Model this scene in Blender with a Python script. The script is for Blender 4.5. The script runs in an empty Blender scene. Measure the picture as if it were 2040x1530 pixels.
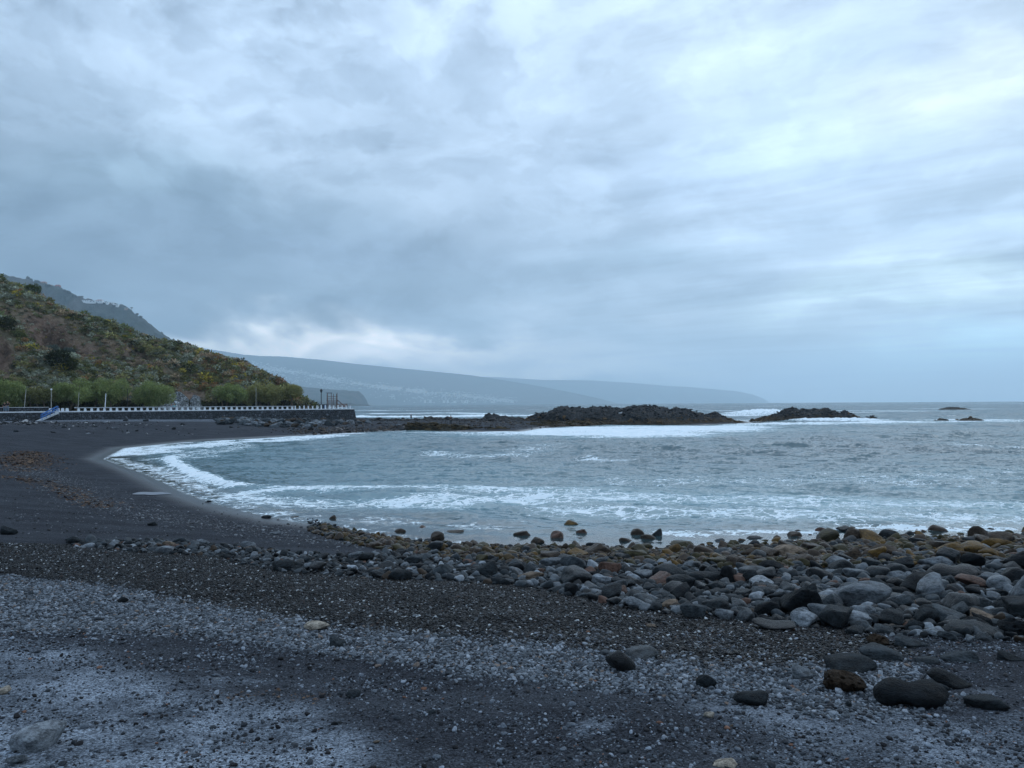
import bpy, bmesh, math, random
import numpy as np
from mathutils import Vector, Matrix, Euler

SC = bpy.context.scene
COL = SC.collection
R = math.radians

# ------------------------------------------------------------------ camera
CAM_Z = 4.5
F_PX = 1570.0
PITCH, ROLL = R(1.42), R(0.35)
cF = np.array([0.0, math.cos(PITCH), math.sin(PITCH)])
cR0 = np.array([1.0, 0, 0]); cU0 = np.array([0.0, -math.sin(PITCH), math.cos(PITCH)])
cR = math.cos(ROLL) * cR0 - math.sin(ROLL) * cU0
cU = math.cos(ROLL) * cU0 + math.sin(ROLL) * cR0
cam = bpy.data.cameras.new('camera')
camo = bpy.data.objects.new('camera', cam)
COL.objects.link(camo)
camo.matrix_world = Matrix(((cR[0], cU[0], -cF[0], 0), (cR[1], cU[1], -cF[1], 0), (cR[2], cU[2], -cF[2], CAM_Z), (0, 0, 0, 1)))
cam.sensor_width = 36
cam.lens = F_PX / 2040 * 36
cam.clip_start = 0.1
cam.clip_end = 120000
SC.camera = camo

# ------------------------------------------------------------------ node helpers
class NT:
    def __init__(s, tree): s.t = tree; s.n = tree.nodes; s.l = tree.links
    def put(s, sock, v):
        if v is None: return
        if isinstance(v, bpy.types.NodeSocket): s.l.new(v, sock)
        else:
            try: sock.default_value = v
            except Exception: sock.default_value = tuple(v)[:3] if len(v) == 4 else tuple(v) + (1,)
    def node(s, typ, props=None, out=0, **ins):
        nd = s.n.new(typ)
        for k, v in (props or {}).items(): setattr(nd, k, v)
        for k, v in ins.items():
            k2 = int(k[1:]) if k[0] == 'i' and k[1:].isdigit() else k.replace('_', ' ')
            s.put(nd.inputs[k2], v)
        return nd.outputs[out] if out is not None else nd
    def m(s, op, a, b=None, c=None, clamp=False):
        nd = s.n.new('ShaderNodeMath'); nd.operation = op; nd.use_clamp = clamp
        s.put(nd.inputs[0], a)
        if b is not None: s.put(nd.inputs[1], b)
        if c is not None: s.put(nd.inputs[2], c)
        return nd.outputs[0]
    def vm(s, op, a, b=None, out=0):
        nd = s.n.new('ShaderNodeVectorMath'); nd.operation = op
        s.put(nd.inputs[0], a)
        if b is not None:
            if op == 'SCALE': s.put(nd.inputs[3], b)
            else: s.put(nd.inputs[1], b)
        return nd.outputs[out]
    def mix(s, f, a, b, blend='MIX'):
        nd = s.n.new('ShaderNodeMix'); nd.data_type = 'RGBA'; nd.blend_type = blend
        s.put(nd.inputs[0], f)
        for sk, v in ((nd.inputs[6], a), (nd.inputs[7], b)):
            if not isinstance(v, bpy.types.NodeSocket): v = tuple(v)[:3] + (1,)
            s.put(sk, v)
        return nd.outputs[2]
    def ramp(s, v, lo, hi, a=0.0, b=1.0, smooth=True):
        nd = s.n.new('ShaderNodeMapRange'); nd.interpolation_type = 'SMOOTHSTEP' if smooth else 'LINEAR'
        s.put(nd.inputs[0], v); nd.inputs[1].default_value = lo; nd.inputs[2].default_value = hi
        nd.inputs[3].default_value = a; nd.inputs[4].default_value = b
        return nd.outputs[0]
    def noise(s, vec, scale, detail=4, rough=0.5, dist=0.0, out=0, dim='3D'):
        nd = s.n.new('ShaderNodeTexNoise'); nd.noise_dimensions = dim
        if vec is not None: s.put(nd.inputs['Vector'], vec)
        nd.inputs['Scale'].default_value = scale; nd.inputs['Detail'].default_value = detail
        nd.inputs['Roughness'].default_value = rough; nd.inputs['Distortion'].default_value = dist
        return nd.outputs[out]
    def xyz(s, x, y, z):
        nd = s.n.new('ShaderNodeCombineXYZ')
        for i, v in enumerate((x, y, z)): s.put(nd.inputs[i], v)
        return nd.outputs[0]
    def sep(s, v):
        nd = s.n.new('ShaderNodeSeparateXYZ'); s.put(nd.inputs[0], v); return nd.outputs
    def attr(s, name, kind='GEOMETRY', out='Fac'):
        nd = s.n.new('ShaderNodeAttribute'); nd.attribute_name = name; nd.attribute_type = kind
        return nd.outputs[out]
    def pos(s): return s.node('ShaderNodeNewGeometry', out='Position') if False else s.n.new('ShaderNodeNewGeometry').outputs['Position']
    def obj(s): return s.n.new('ShaderNodeTexCoord').outputs['Object']

# ------------------------------------------------------------------ sky
SUN_AZ, SUN_EL = R(34), R(38)          # azimuth to the right of +Y
w = bpy.data.worlds.new('World'); SC.world = w; w.use_nodes = True
g = NT(w.node_tree); g.n.clear()
sky = g.n.new('ShaderNodeTexSky'); sky.sky_type = 'NISHITA'; sky.sun_disc = False
sky.sun_elevation = SUN_EL; sky.sun_rotation = SUN_AZ
d = g.n.new('ShaderNodeTexCoord').outputs['Generated']
dx, dy, dz = g.sep(d)
u = g.m('ARCTAN2', dx, dy); v = g.m('ARCSINE', dz)
zz = g.m('ADD', g.m('MAXIMUM', dz, 0.0), 0.09)
plane = g.xyz(g.m('DIVIDE', dx, zz), g.m('DIVIDE', dy, zz), 0.0)
ang = g.xyz(u, g.m('MULTIPLY', v, 2.2), 0.0)
wn = g.noise(g.vm('MULTIPLY', ang, (1, 1, 1)), 3.2, 5, .55, .3, out=1)
wsub = g.sep(g.vm('SUBTRACT', wn, (.5, .5, .5)))
u2 = g.m('ADD', u, g.m('MULTIPLY', wsub[0], .42)); v2 = g.m('ADD', v, g.m('MULTIPLY', wsub[1], .20))
def px_uv(px, py):
    dd = cF + (px - 1020) / F_PX * cR - (py - 765) / F_PX * cU; dd /= np.linalg.norm(dd)
    return math.atan2(dd[0], dd[1]), math.asin(dd[2])
col = g.mix(g.ramp(v, 0.05, 0.55), (.46, .60, .74), (.50, .70, .92))
BLOBS = [  # px, py, sigma u, sigma v, colour, weight : the cloud deck's thin and thick parts
    (2450, 150, .60, .60, (.44, .61, .76), .8), (1150, -150, .60, .20, (.50, .66, .82), .8),
    (0, 60, .35, .20, (.47, .66, .86), .7),
    (900, 400, .40, .10, (.42, .56, .72), .6),
    (-100, 430, .50, .10, (.125, .22, .30), .95), (-700, 300, .6, .35, (.22, .32, .42), .8), (300, 480, .30, .06, (.14, .225, .31), .85),
    (700, 530, .26, .05, (.19, .285, .40), .85), (100, 570, .30, .035, (.13, .21, .29), .8), (480, 622, .22, .012, (.16, .25, .34), .8),
    (900, 600, .22, .035, (.24, .355, .47), .75), (1280, 530, .09, .025, (.26, .42, .54), .6),
    (250, 330, .12, .05, (.30, .48, .61), .4), (600, 130, .22, .06, (.45, .62, .80), .5),
    (620, 692, .26, .013, (2.3, 2.35, 2.25), .9), (400, 668, .12, .014, (1.7, 1.85, 1.85), .9), (930, 728, .24, .014, (2.3, 2.4, 2.4), .9), (1250, 700, .25, .03, (.62, .76, .90), .7),
    (1880, 130, .10, .045, (.82, .98, .98), .8), (1450, 60, .12, .06, (.58, .78, .92), .7),
    (1650, 210, .16, .04, (.56, .78, .92), .6), (1500, 330, .22, .035, (.46, .66, .90), .6), (1750, 60, .10, .05, (.50, .72, 1.0), .5),
    (1850, 555, .14, .016, (.78, 1.05, 1.1), .85), (1760, 605, .12, .013, (.75, 1.05, 1.1), .7), (1680, 450, .3, .03, (.46, .66, .88), .5),
    (1400, 560, .2, .035, (.42, .58, .76), .5),
    (1980, 715, .17, .030, (.75, 1.30, 1.55), .9), (1560, 750, .13, .02, (.50, .75, 1.1), .7),
]
for (bx, by, su, sv, c, wt) in BLOBS:
    bu, bv = px_uv(bx, by)
    a = g.m('POWER', g.m('MULTIPLY', g.m('SUBTRACT', u2, bu), 1 / su), 2.0)
    b = g.m('POWER', g.m('MULTIPLY', g.m('SUBTRACT', v2, bv), 1 / sv), 2.0)
    e = g.m('MULTIPLY', g.m('POWER', 2.718, g.m('MULTIPLY', g.m('ADD', a, b), -1.0)), wt)
    col = g.mix(e, col, c)
def billow(vec, sc, seed):     # soft heaped clouds: noise folded so that the puffs have rounded tops and thin dark folds
    n_ = g.noise(g.vm('ADD', vec, (seed, seed * 1.7, 0)), sc, 7, .52, .4)
    return g.m('SUBTRACT', 1.0, g.m('MULTIPLY', g.m('ABSOLUTE', g.m('SUBTRACT', n_, .5)), 3.2))
angp = g.xyz(u, g.m('MULTIPLY', g.m('POWER', g.m('MAXIMUM', v, 0.0), .80), 1.75), 0.0)
wv = g.vm('ADD', angp, g.vm('SCALE', g.vm('SUBTRACT', g.noise(angp, 4.0, 4, .5, out=1), (.5, .5, .5)), .13))
puff = g.noise(wv, 4.8, 8, .50, .05); puffb = billow(wv, 6.5, 3.1); puffs = g.noise(wv, 15.0, 6, .55, .05)
pxy = g.sep(plane); ba_ = R(-58)
sal = g.m('ADD', g.m('MULTIPLY', pxy[0], math.sin(ba_)), g.m('MULTIPLY', pxy[1], math.cos(ba_))); sac = g.m('SUBTRACT', g.m('MULTIPLY', pxy[0], math.cos(ba_)), g.m('MULTIPLY', pxy[1], math.sin(ba_)))
sdir = g.vm('ADD', g.xyz(g.m('MULTIPLY', sal, .28), g.m('MULTIPLY', sac, .95), 0.0), g.vm('SCALE', wn, .30))
streak = g.noise(sdir, 2.2, 8, .55, .3)
side = g.ramp(u, -.20, .30)
hz = g.ramp(v, .0, .10)
lump = g.noise(g.vm('ADD', wv, (7.1, 3.3, 0)), 5.0, 9, .56, .1); lump2 = g.noise(g.vm('ADD', wv, (2.7, 9.3, 0)), 11.0, 8, .56, .1)
lumps = g.m('ADD', g.m('MULTIPLY', g.ramp(lump, .45, .55), .22), g.m('MULTIPLY', g.ramp(lump2, .46, .56), .17))
pf0 = g.m('ADD', g.m('ADD', g.m('MULTIPLY', g.m('SUBTRACT', puff, .5), 1.5), g.m('MULTIPLY', g.m('SUBTRACT', puffb, .62), .30)), g.m('MULTIPLY', g.m('SUBTRACT', puffs, .5), .55))
pf = g.m('ADD', pf0, g.m('SUBTRACT', lumps, .195))
st = g.m('ADD', g.m('MULTIPLY', g.m('SUBTRACT', lumps, .195), .55), g.m('ADD', g.m('MULTIPLY', g.m('SUBTRACT', streak, .5), 2.0), g.m('MULTIPLY', g.m('SUBTRACT', puff, .5), .6)))
tex = g.m('ADD', g.m('MULTIPLY', pf, g.m('SUBTRACT', 1.0, side)), g.m('MULTIPLY', st, side))
tex = g.m('ADD', 1.0, g.m('MULTIPLY', tex, g.m('ADD', .45, g.m('MULTIPLY', hz, .55))))
col = g.mix(1.0, col, g.xyz(g.m('MULTIPLY', tex, 1.16), g.m('MULTIPLY', g.m('POWER', tex, .94), 1.09), g.m('MULTIPLY', g.m('POWER', tex, .88), 1.09)), 'MULTIPLY')
col = g.mix(.06, g.vm('SCALE', col, 10.0), sky.outputs[0])
g.node('ShaderNodeOutputWorld', out=None, Surface=g.node('ShaderNodeBackground', Color=col, Strength=.1))

# ------------------------------------------------------------------ sun (behind thin cloud) and exposure
sl = bpy.data.lights.new('sun', 'SUN'); sl.energy = 0.7; sl.angle = R(85); sl.color = (.96, .98, 1.0)
so = bpy.data.objects.new('sun', sl); COL.objects.link(so)
sd_ = Vector((math.sin(SUN_AZ) * math.cos(SUN_EL), math.cos(SUN_AZ) * math.cos(SUN_EL), math.sin(SUN_EL)))
so.rotation_euler = sd_.to_track_quat('Z', 'Y').to_euler(); so.location = (0, 0, 60)
SC.view_settings.view_transform = 'Standard'; SC.view_settings.look = 'None'
SC.view_settings.exposure = 0.2; SC.view_settings.gamma = 1.0
SC.cycles.use_denoising = True
SC.cycles.volume_bounces = 1
SC.cycles.max_bounces = 5; SC.cycles.diffuse_bounces = 2; SC.cycles.glossy_bounces = 2; SC.cycles.transparent_max_bounces = 6

# ------------------------------------------------------------------ numpy noise
def _h(ix, iy, iz, seed):
    h = (ix.astype(np.int64) * 374761393 + iy.astype(np.int64) * 668265263 + iz.astype(np.int64) * 2147483647 + seed * 974711) & 0xffffffff
    h = ((h ^ (h >> 13)) * 1274126177) & 0xffffffff
    h = ((h ^ (h >> 16)) * 2246822519) & 0xffffffff
    return ((h ^ (h >> 15)) & 0xffff) / 65535.0
def vn(x, y, z=None, seed=0):
    x = np.asarray(x, float); y = np.asarray(y, float)
    ix = np.floor(x); iy = np.floor(y); fx = x - ix; fy = y - iy
    fx = fx * fx * (3 - 2 * fx); fy = fy * fy * (3 - 2 * fy)
    ix = ix.astype(np.int64); iy = iy.astype(np.int64)
    def layer(iz):
        a = _h(ix, iy, iz, seed); b = _h(ix + 1, iy, iz, seed); c = _h(ix, iy + 1, iz, seed); e = _h(ix + 1, iy + 1, iz, seed)
        return (a + (b - a) * fx) * (1 - fy) + (c + (e - c) * fx) * fy
    if z is None: return layer(np.zeros_like(ix))
    z = np.asarray(z, float); iz = np.floor(z); fz = z - iz; fz = fz * fz * (3 - 2 * fz); iz = iz.astype(np.int64)
    return layer(iz) * (1 - fz) + layer(iz + 1) * fz
def fbm(x, y, z=None, o=4, seed=0, ridged=False):
    s = 0; a = 1.0; t = 0
    for i in range(o):
        q = vn(x * 2 ** i + 17.3 * i, y * 2 ** i - 9.1 * i, None if z is None else z * 2 ** i + 5.7 * i, seed + i)
        if ridged: q = 1 - abs(2 * q - 1)
        s = s + a * q; t += a; a *= .5
    return s / t
def sst(x, a, b):
    t = np.clip((x - a) / (b - a), 0, 1); return t * t * (3 - 2 * t)

# ------------------------------------------------------------------ measuring the photograph
def ray(px, py): return cF + (px - 1020) / F_PX * cR - (py - 765) / F_PX * cU
def atz(px, py, z=0.0):
    r = ray(px, py); t = (z - CAM_Z) / r[2]; return np.array([r[0] * t, r[1] * t, z])
def aty(px, py, Y):
    r = ray(px, py); t = Y / r[1]; return np.array([r[0] * t, Y, CAM_Z + r[2] * t])
def proj(P):
    P = np.asarray(P, float); q = P - np.array([0, 0, CAM_Z])
    zc = q @ cF; zc = np.where(zc > 0.05, zc, 0.05)
    return 1020 + F_PX * (q @ cR) / zc, 765 - F_PX * (q @ cU) / zc

# ------------------------------------------------------------------ shoreline and ground height
WL = [(2040, 1076), (1850, 1080), (1650, 1086), (1500, 1096), (1300, 1100), (1150, 1096), (1000, 1090), (860, 1078), (740, 1062), (640, 1044),
      (590, 1040), (500, 1022), (430, 1004), (370, 983), (330, 962), (280, 941), (207, 915), (248, 893), (400, 878), (500, 873), (600, 868),
      (700, 862), (740, 859), (790, 858), (860, 857), (960, 861), (1040, 860), (1110, 848.5), (1250, 845.5), (1400, 846.5), (1482, 845), (1500, 842),
      (1480, 838), (1250, 838), (1050, 839), (900, 839), (780, 838.5), (722, 838)]
LAND = [(260, -160), (130, -20), (60, 19), (30, 25)] + [tuple(atz(a, b)[:2]) for a, b in WL] + \
       [(-45, 215), (-80, 240), (-160, 300), (-500, 420), (-700, 0), (-400, -300)]
LAND = np.array(LAND, float)
def signed_dist(x, y, poly):
    x = np.asarray(x, float); y = np.asarray(y, float)
    dm = np.full(x.shape, 1e9); ins = np.zeros(x.shape, bool)
    n = len(poly)
    for i in range(n):
        ax, ay = poly[i]; bx, by = poly[(i + 1) % n]
        ex, ey = bx - ax, by - ay; L = ex * ex + ey * ey + 1e-12
        t = np.clip(((x - ax) * ex + (y - ay) * ey) / L, 0, 1)
        dm = np.minimum(dm, (x - ax - t * ex) ** 2 + (y - ay - t * ey) ** 2)
        if abs(ey) > 1e-12:
            c = ((ay > y) != (by > y)) & (x < (bx - ax) * (y - ay) / ey + ax); ins ^= c
    dm = np.sqrt(dm); return np.where(ins, dm, -dm)
_PX = [-200, -60, -20, -6, 0, 3, 8, 14, 20, 26, 34, 80]
_PZ = [-8, -4, -1.6, -.5, 0, .24, .72, 1.4, 2.1, 2.72, 2.95, 3.1]
def ground_base(x, y, sd=None):
    x = np.asarray(x, float); y = np.asarray(y, float)
    if sd is None: sd = signed_dist(x, y, LAND)
    z = np.interp(sd, _PX, _PZ)
    cap = np.interp(x, [-300, -75, -41, -25, 200], [2.75, 2.7, 1.55, 1.0, 1.0])
    k = sst(y, 70, 125)
    zc = np.where(z > 0, cap * np.tanh(z / cap), z)
    z = z * (1 - k) + zc * k
    fl = sst(y, 12, 25) * (x < -8)          # flatter beach face on the left
    z = np.where(z > 0, z * (1 - .05 * fl), z)
    return z + .10 * (fbm(x * .12, y * .12, seed=5, o=3) - .5) * sst(sd, 1, 8)
def gz(x, y): return float(ground_base(np.array([x]), np.array([y]))[0])
def W(px, py):
    r = ray(px, py); z = 1.5
    for _ in range(40):
        t = (z - CAM_Z) / r[2]; t = min(t, 400.0); z = .5 * z + .5 * gz(r[0] * t, r[1] * t)
    return np.array([r[0] * t, r[1] * t, gz(r[0] * t, r[1] * t)])
def wpoly(pts): return np.array([W(a, b)[:2] for a, b in pts])

# ------------------------------------------------------------------ mesh / object helpers
def mesh_np(name, V, Fq, mats=(), smooth=True, attrs=None):
    me = bpy.data.meshes.new(name); V = np.asarray(V, np.float32); Fq = np.asarray(Fq, np.int32)
    k = Fq.shape[1]; nf = len(Fq)
    me.vertices.add(len(V)); me.vertices.foreach_set('co', V.ravel())
    me.loops.add(nf * k); me.loops.foreach_set('vertex_index', Fq.ravel())
    me.polygons.add(nf); me.polygons.foreach_set('loop_start', np.arange(0, nf * k, k, dtype=np.int32))
    me.update(calc_edges=True)
    me.polygons.foreach_set('use_smooth', np.full(nf, smooth, bool))
    for m_ in mats: me.materials.append(m_)
    for an, (ty, dom, arr) in (attrs or {}).items():
        at = me.attributes.new(an, ty, dom); arr = np.asarray(arr, np.float32)
        at.data.foreach_set({'FLOAT': 'value', 'FLOAT_COLOR': 'color', 'FLOAT_VECTOR': 'vector'}[ty], arr.ravel())
    me.validate(); return me
def link(name, data, parent=None, loc=None):
    o = bpy.data.objects.new(name, data); COL.objects.link(o)
    if parent: o.parent = parent
    if loc is not None: o.location = loc
    return o
def tag(o, label=None, cat=None, group=None, kind=None):
    if label: o['label'] = label
    if cat: o['category'] = cat
    if group: o['group'] = group
    if kind: o['kind'] = kind
    return o
def grid_faces(nr, nc, wrap=False):
    i = np.arange(nr - 1)[:, None]; j = np.arange(nc if wrap else nc - 1)[None, :]
    j2 = (j + 1) % nc
    a = i * nc + j; b = i * nc + j2; c = (i + 1) * nc + j2; e = (i + 1) * nc + j
    return np.stack([a, b, c, e], -1).reshape(-1, 4)
class MB:
    def __init__(s): s.v = []; s.f = []
    def box(s, c, size, rz=0, taper=1.0, mat=None):
        hx, hy, hz_ = size[0] / 2, size[1] / 2, size[2] / 2; b = len(s.v)
        cs, sn = math.cos(rz), math.sin(rz)
        for z in (-1, 1):
            t = taper if z > 0 else 1
            for (x, y) in ((-1, -1), (1, -1), (1, 1), (-1, 1)):
                X, Y = x * hx * t, y * hy * t
                s.v.append((c[0] + X * cs - Y * sn, c[1] + X * sn + Y * cs, c[2] + z * hz_))
        s.f += [[b + k for k in q] for q in ((0, 3, 2, 1), (4, 5, 6, 7), (0, 1, 5, 4), (1, 2, 6, 5), (2, 3, 7, 6), (3, 0, 4, 7))]
    def bar(s, p, q, r0, r1=None, n=6):
        r1 = r0 if r1 is None else r1; p = Vector(p); q = Vector(q); dd = (q - p).normalized()
        a = dd.orthogonal().normalized(); b_ = dd.cross(a); b0 = len(s.v)
        for c, r in ((p, r0), (q, r1)):
            for i in range(n):
                t = 2 * math.pi * i / n; s.v.append(tuple(c + (a * math.cos(t) + b_ * math.sin(t)) * r))
        for i in range(n):
            j = (i + 1) % n; s.f.append([b0 + i, b0 + j, b0 + n + j, b0 + n + i])
        s.f.append([b0 + i for i in range(n)][::-1]); s.f.append([b0 + n + i for i in range(n)])
    def build(s, name, mat, parent=None, bevel=0):
        me = bpy.data.meshes.new(name); me.from_pydata(s.v, [], s.f); me.materials.append(mat); me.update()
        o = link(name, me, parent)
        if bevel:
            md = o.modifiers.new('bevel', 'BEVEL'); md.width = bevel; md.segments = 2
        return o
def new_mat(name):
    m_ = bpy.data.materials.new(name); m_.use_nodes = True; nt = NT(m_.node_tree); nt.n.clear(); return m_, nt
def finish(nt, bsdf, disp=None):
    nt.node('ShaderNodeOutputMaterial', out=None, Surface=bsdf)
def pbsdf(nt, color, rough=.6, normal=None, spec=.5, **k):
    ins = {'Base_Color': color if isinstance(color, bpy.types.NodeSocket) else tuple(color)[:3] + (1,), 'Roughness': rough, 'Normal': normal, 'Specular_IOR_Level': spec}
    ins.update(k); return nt.node('ShaderNodeBsdfPrincipled', **ins)
def bump(nt, h, strength=.5, dist=.02, normal=None):
    return nt.node('ShaderNodeBump', Height=h, Strength=strength, Distance=dist, Normal=normal)
def simple_mat(name, c, rough=.6, var=.25, scale=3.0, bstr=.3, bdist=.01, spec=.4, metal=0):
    m_, nt = new_mat(name); p = nt.obj(); n1 = nt.noise(p, scale, 6, .6)
    f = nt.ramp(n1, .3, .7, 1 - var, 1 + var)
    cc = nt.vm('MULTIPLY', c, nt.xyz(f, f, f))
    finish(nt, pbsdf(nt, cc, rough, bump(nt, nt.noise(p, scale * 6, 5, .65), bstr, bdist), spec, Metallic=metal)); return m_
# ================================================================== GROUND
SHOREZ = {}
def zone(pts): return wpoly(pts)
Z_BLACK = zone([(-300, 1080), (0, 1084), (200, 1090), (400, 1100), (560, 1124), (700, 1142), (860, 1148), (1000, 1164), (1200, 1196), (1350, 1222), (1520, 1245), (1700, 1262),
                (1800, 1300), (1650, 1330), (1500, 1335), (1400, 1325), (1250, 1300), (1100, 1285), (950, 1275), (800, 1262), (700, 1258), (560, 1235), (400, 1205), (250, 1175), (100, 1150), (0, 1140), (-300, 1130)])
Z_GREY = zone([(-200, 1150), (0, 1150), (150, 1165), (300, 1190), (450, 1215), (600, 1240), (750, 1258), (900, 1272), (1050, 1285), (1200, 1300), (1350, 1318), (1500, 1330), (1650, 1320),
               (1800, 1330), (1850, 1400), (1700, 1420), (1550, 1400), (1400, 1385), (1250, 1375), (1100, 1360), (950, 1345), (850, 1325), (740, 1315), (560, 1285), (420, 1270), (250, 1265), (0, 1260), (-200, 1260)])
Z_PALE = zone([(-400, 1270), (0, 1280), (150, 1290), (260, 1340), (420, 1385), (600, 1400), (680, 1440), (740, 1480), (760, 1560), (700, 1700), (-400, 1700)])
Z_PALE2 = zone([(1380, 1400), (1500, 1390), (1720, 1400), (1900, 1425), (2100, 1420), (2150, 1560), (1750, 1520), (1500, 1440)])
Z_WEED = zone([(5, 905), (60, 885), (110, 893), (60, 915), (30, 945), (130, 970), (135, 985), (60, 965), (0, 950)])
Z_BOULD = zone([(620, 1035), (700, 1062), (850, 1082), (1000, 1092), (1150, 1096), (1300, 1096), (1500, 1080), (1700, 1062), (1850, 1058), (2120, 1058), (2300, 1075),
                (2350, 1290), (2080, 1280), (1900, 1280), (1700, 1255), (1500, 1235), (1350, 1225), (1200, 1205), (1080, 1175), (950, 1160), (780, 1155), (560, 1138), (420, 1108),
                (250, 1100), (150, 1092), (150, 1078), (300, 1078), (450, 1088), (600, 1105), (720, 1110), (800, 1095), (700, 1072), (620, 1052)])
Z_MOSS = zone([(640, 1050), (850, 1085), (1300, 1095), (1700, 1065), (2300, 1065), (2300, 1120), (2000, 1125), (1700, 1130), (1500, 1135), (1300, 1128), (1150, 1130), (1000, 1125), (850, 1108), (700, 1085), (620, 1060)])

def zmask(x, y, poly, soft): return sst(signed_dist(x, y, poly), -soft, soft)
rr = [0.5]
while rr[-1] < 300: rr.append(rr[-1] * 1.0075 + .004)
rr = np.array(rr)
ca = np.concatenate([np.linspace(-180, -52, 26)[:-1], np.linspace(-52, 52, 640), np.linspace(52, 180, 26)[1:-1]]) * math.pi / 180
RR, AA = np.meshgrid(rr, ca, indexing='ij')
GX = RR * np.sin(AA); GY = RR * np.cos(AA)
sdg = signed_dist(GX, GY, LAND)
gzv = ground_base(GX, GY, sdg)
def relief(x, y, r):
    z = 0
    for wl, a, sd_ in ((2.2, .06, 1), (.8, .035, 2), (.3, .020, 3), (.1, .009, 4)):
        k = sst(wl / (.0075 * r + .004), 2.5, 6)
        z = z + a * (fbm(x / wl, y / wl, o=2, seed=sd_ * 31) - .5) * 2 * k
    return z
foot = sst(GY, -3, 2) * (1 - sst(RR, 9, 16))
mb = zmask(GX, GY, Z_BOULD, .5)
gzv += relief(GX, GY, RR) * sst(sdg, 3, 16) * (1 - .5 * mb)
weed = zmask(GX, GY, Z_WEED, 1.2)
gzv = np.where(sdg > 0, np.maximum(gzv, .01), gzv)
black = zmask(GX, GY, Z_BLACK, .3); grey = zmask(GX, GY, Z_GREY, .35)
nz = fbm(GX * .9, GY * .9, seed=71, o=4)
pale = np.clip(np.maximum(zmask(GX, GY, Z_PALE, .35), .7 * zmask(GX, GY, Z_PALE2, .4)) * sst(nz, .12, .44), 0, 1)
pale = np.maximum(pale, sst(fbm(GX * 1.7, GY * 1.7, seed=77, o=4), .6, .72) * (GY < 8) * .5)
pale = np.maximum(pale, grey * .35)
# dry pale sand high on the far beach in front of the sea wall
farp = sst(GX, -150, -60) * 0 + sst(GY + (-.55) * (GX + 86) - 120, -6, 6) * (GX < -46) * sst(GY, 90, 110)
pale = np.maximum(pale, .6 * farp)
wet = 1 - sst(sdg + 1.2 * (fbm(GX * .15, GY * .15, seed=9) - .5), .5, 3.2)
wet = np.where(GY > 60, 1 - sst(sdg, .3, 2.6), np.where(GX < -4, 1 - sst(sdg, .3, 2.4), wet))
V = np.stack([GX, GY, gzv], -1).reshape(-1, 3)
F = grid_faces(len(rr), len(ca), wrap=True)
hub = len(V); V = np.vstack([V, [[0, 0, gz(0, 0)]]])
mg, nt = new_mat('volcanic_sand')
P = nt.pos()
pa, wa, ba = nt.attr('pale'), nt.attr('wet'), nt.attr('gravel')
n1 = nt.noise(P, 1.3, 8, .62); n2 = nt.noise(P, 26, 5, .7); n3 = nt.noise(nt.vm('MULTIPLY', P, (1, 2.5, 1)), .35, 6, .6)
vor = nt.node('ShaderNodeTexVoronoi', {'feature': 'F1'}, Vector=P, Scale=70.0, out=0)
vc = nt.node('ShaderNodeTexVoronoi', {'feature': 'F1'}, Vector=P, Scale=70.0, out=1)
grain = nt.sep(vc)[0]
base = nt.mix(nt.ramp(n3, .35, .65), (.022, .024, .030), (.038, .042, .050))
palec = nt.mix(nt.ramp(n1, .3, .7), (.085, .10, .12), (.21, .24, .28))
pf = nt.m('MULTIPLY', pa, nt.ramp(nt.m('ADD', nt.m('MULTIPLY', n1, .6), nt.m('MULTIPLY', n2, .5)), .30, .60), clamp=True)
c = nt.mix(pf, base, palec)
gf = nt.ramp(grain, .2, .95, .55, 1.8)
c = nt.mix(1.0, c, nt.xyz(gf, gf, gf), 'MULTIPLY')
c = nt.mix(nt.m('MULTIPLY', nt.ramp(grain, .97, .99), .3), c, (.25, .27, .28))
c = nt.mix(nt.m('MULTIPLY', ba, .75), c, (.007, .007, .008))
c = nt.mix(wa, c, nt.vm('SCALE', c, .62))
ro = nt.m('SUBTRACT', .88, nt.m('MULTIPLY', wa, .60))
hh = nt.m('ADD', nt.m('MULTIPLY', vor, -.9), nt.m('ADD', nt.m('MULTIPLY', n2, .9), nt.m('MULTIPLY', nt.noise(P, 7, 5, .6), 2.0)))
bs = nt.m('SUBTRACT', .75, nt.m('MULTIPLY', wa, .66))
bn = nt.n.new('ShaderNodeBump'); nt.put(bn.inputs['Height'], hh); nt.put(bn.inputs['Strength'], bs); bn.inputs['Distance'].default_value = .022
finish(nt, pbsdf(nt, c, ro, bn.outputs[0], nt.m('ADD', .07, nt.m('MULTIPLY', wa, .20))))
attrs = {k: ('FLOAT', 'POINT', np.append(a.reshape(-1), 0)) for k, a in (('pale', pale), ('wet', wet), ('gravel', np.maximum(black * .9, mb)))}
me = mesh_np('beach', V, F, [mg], True, attrs)
tag(link('beach', me), 'black volcanic sand and gravel beach curving round the bay', kind='structure')

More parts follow.
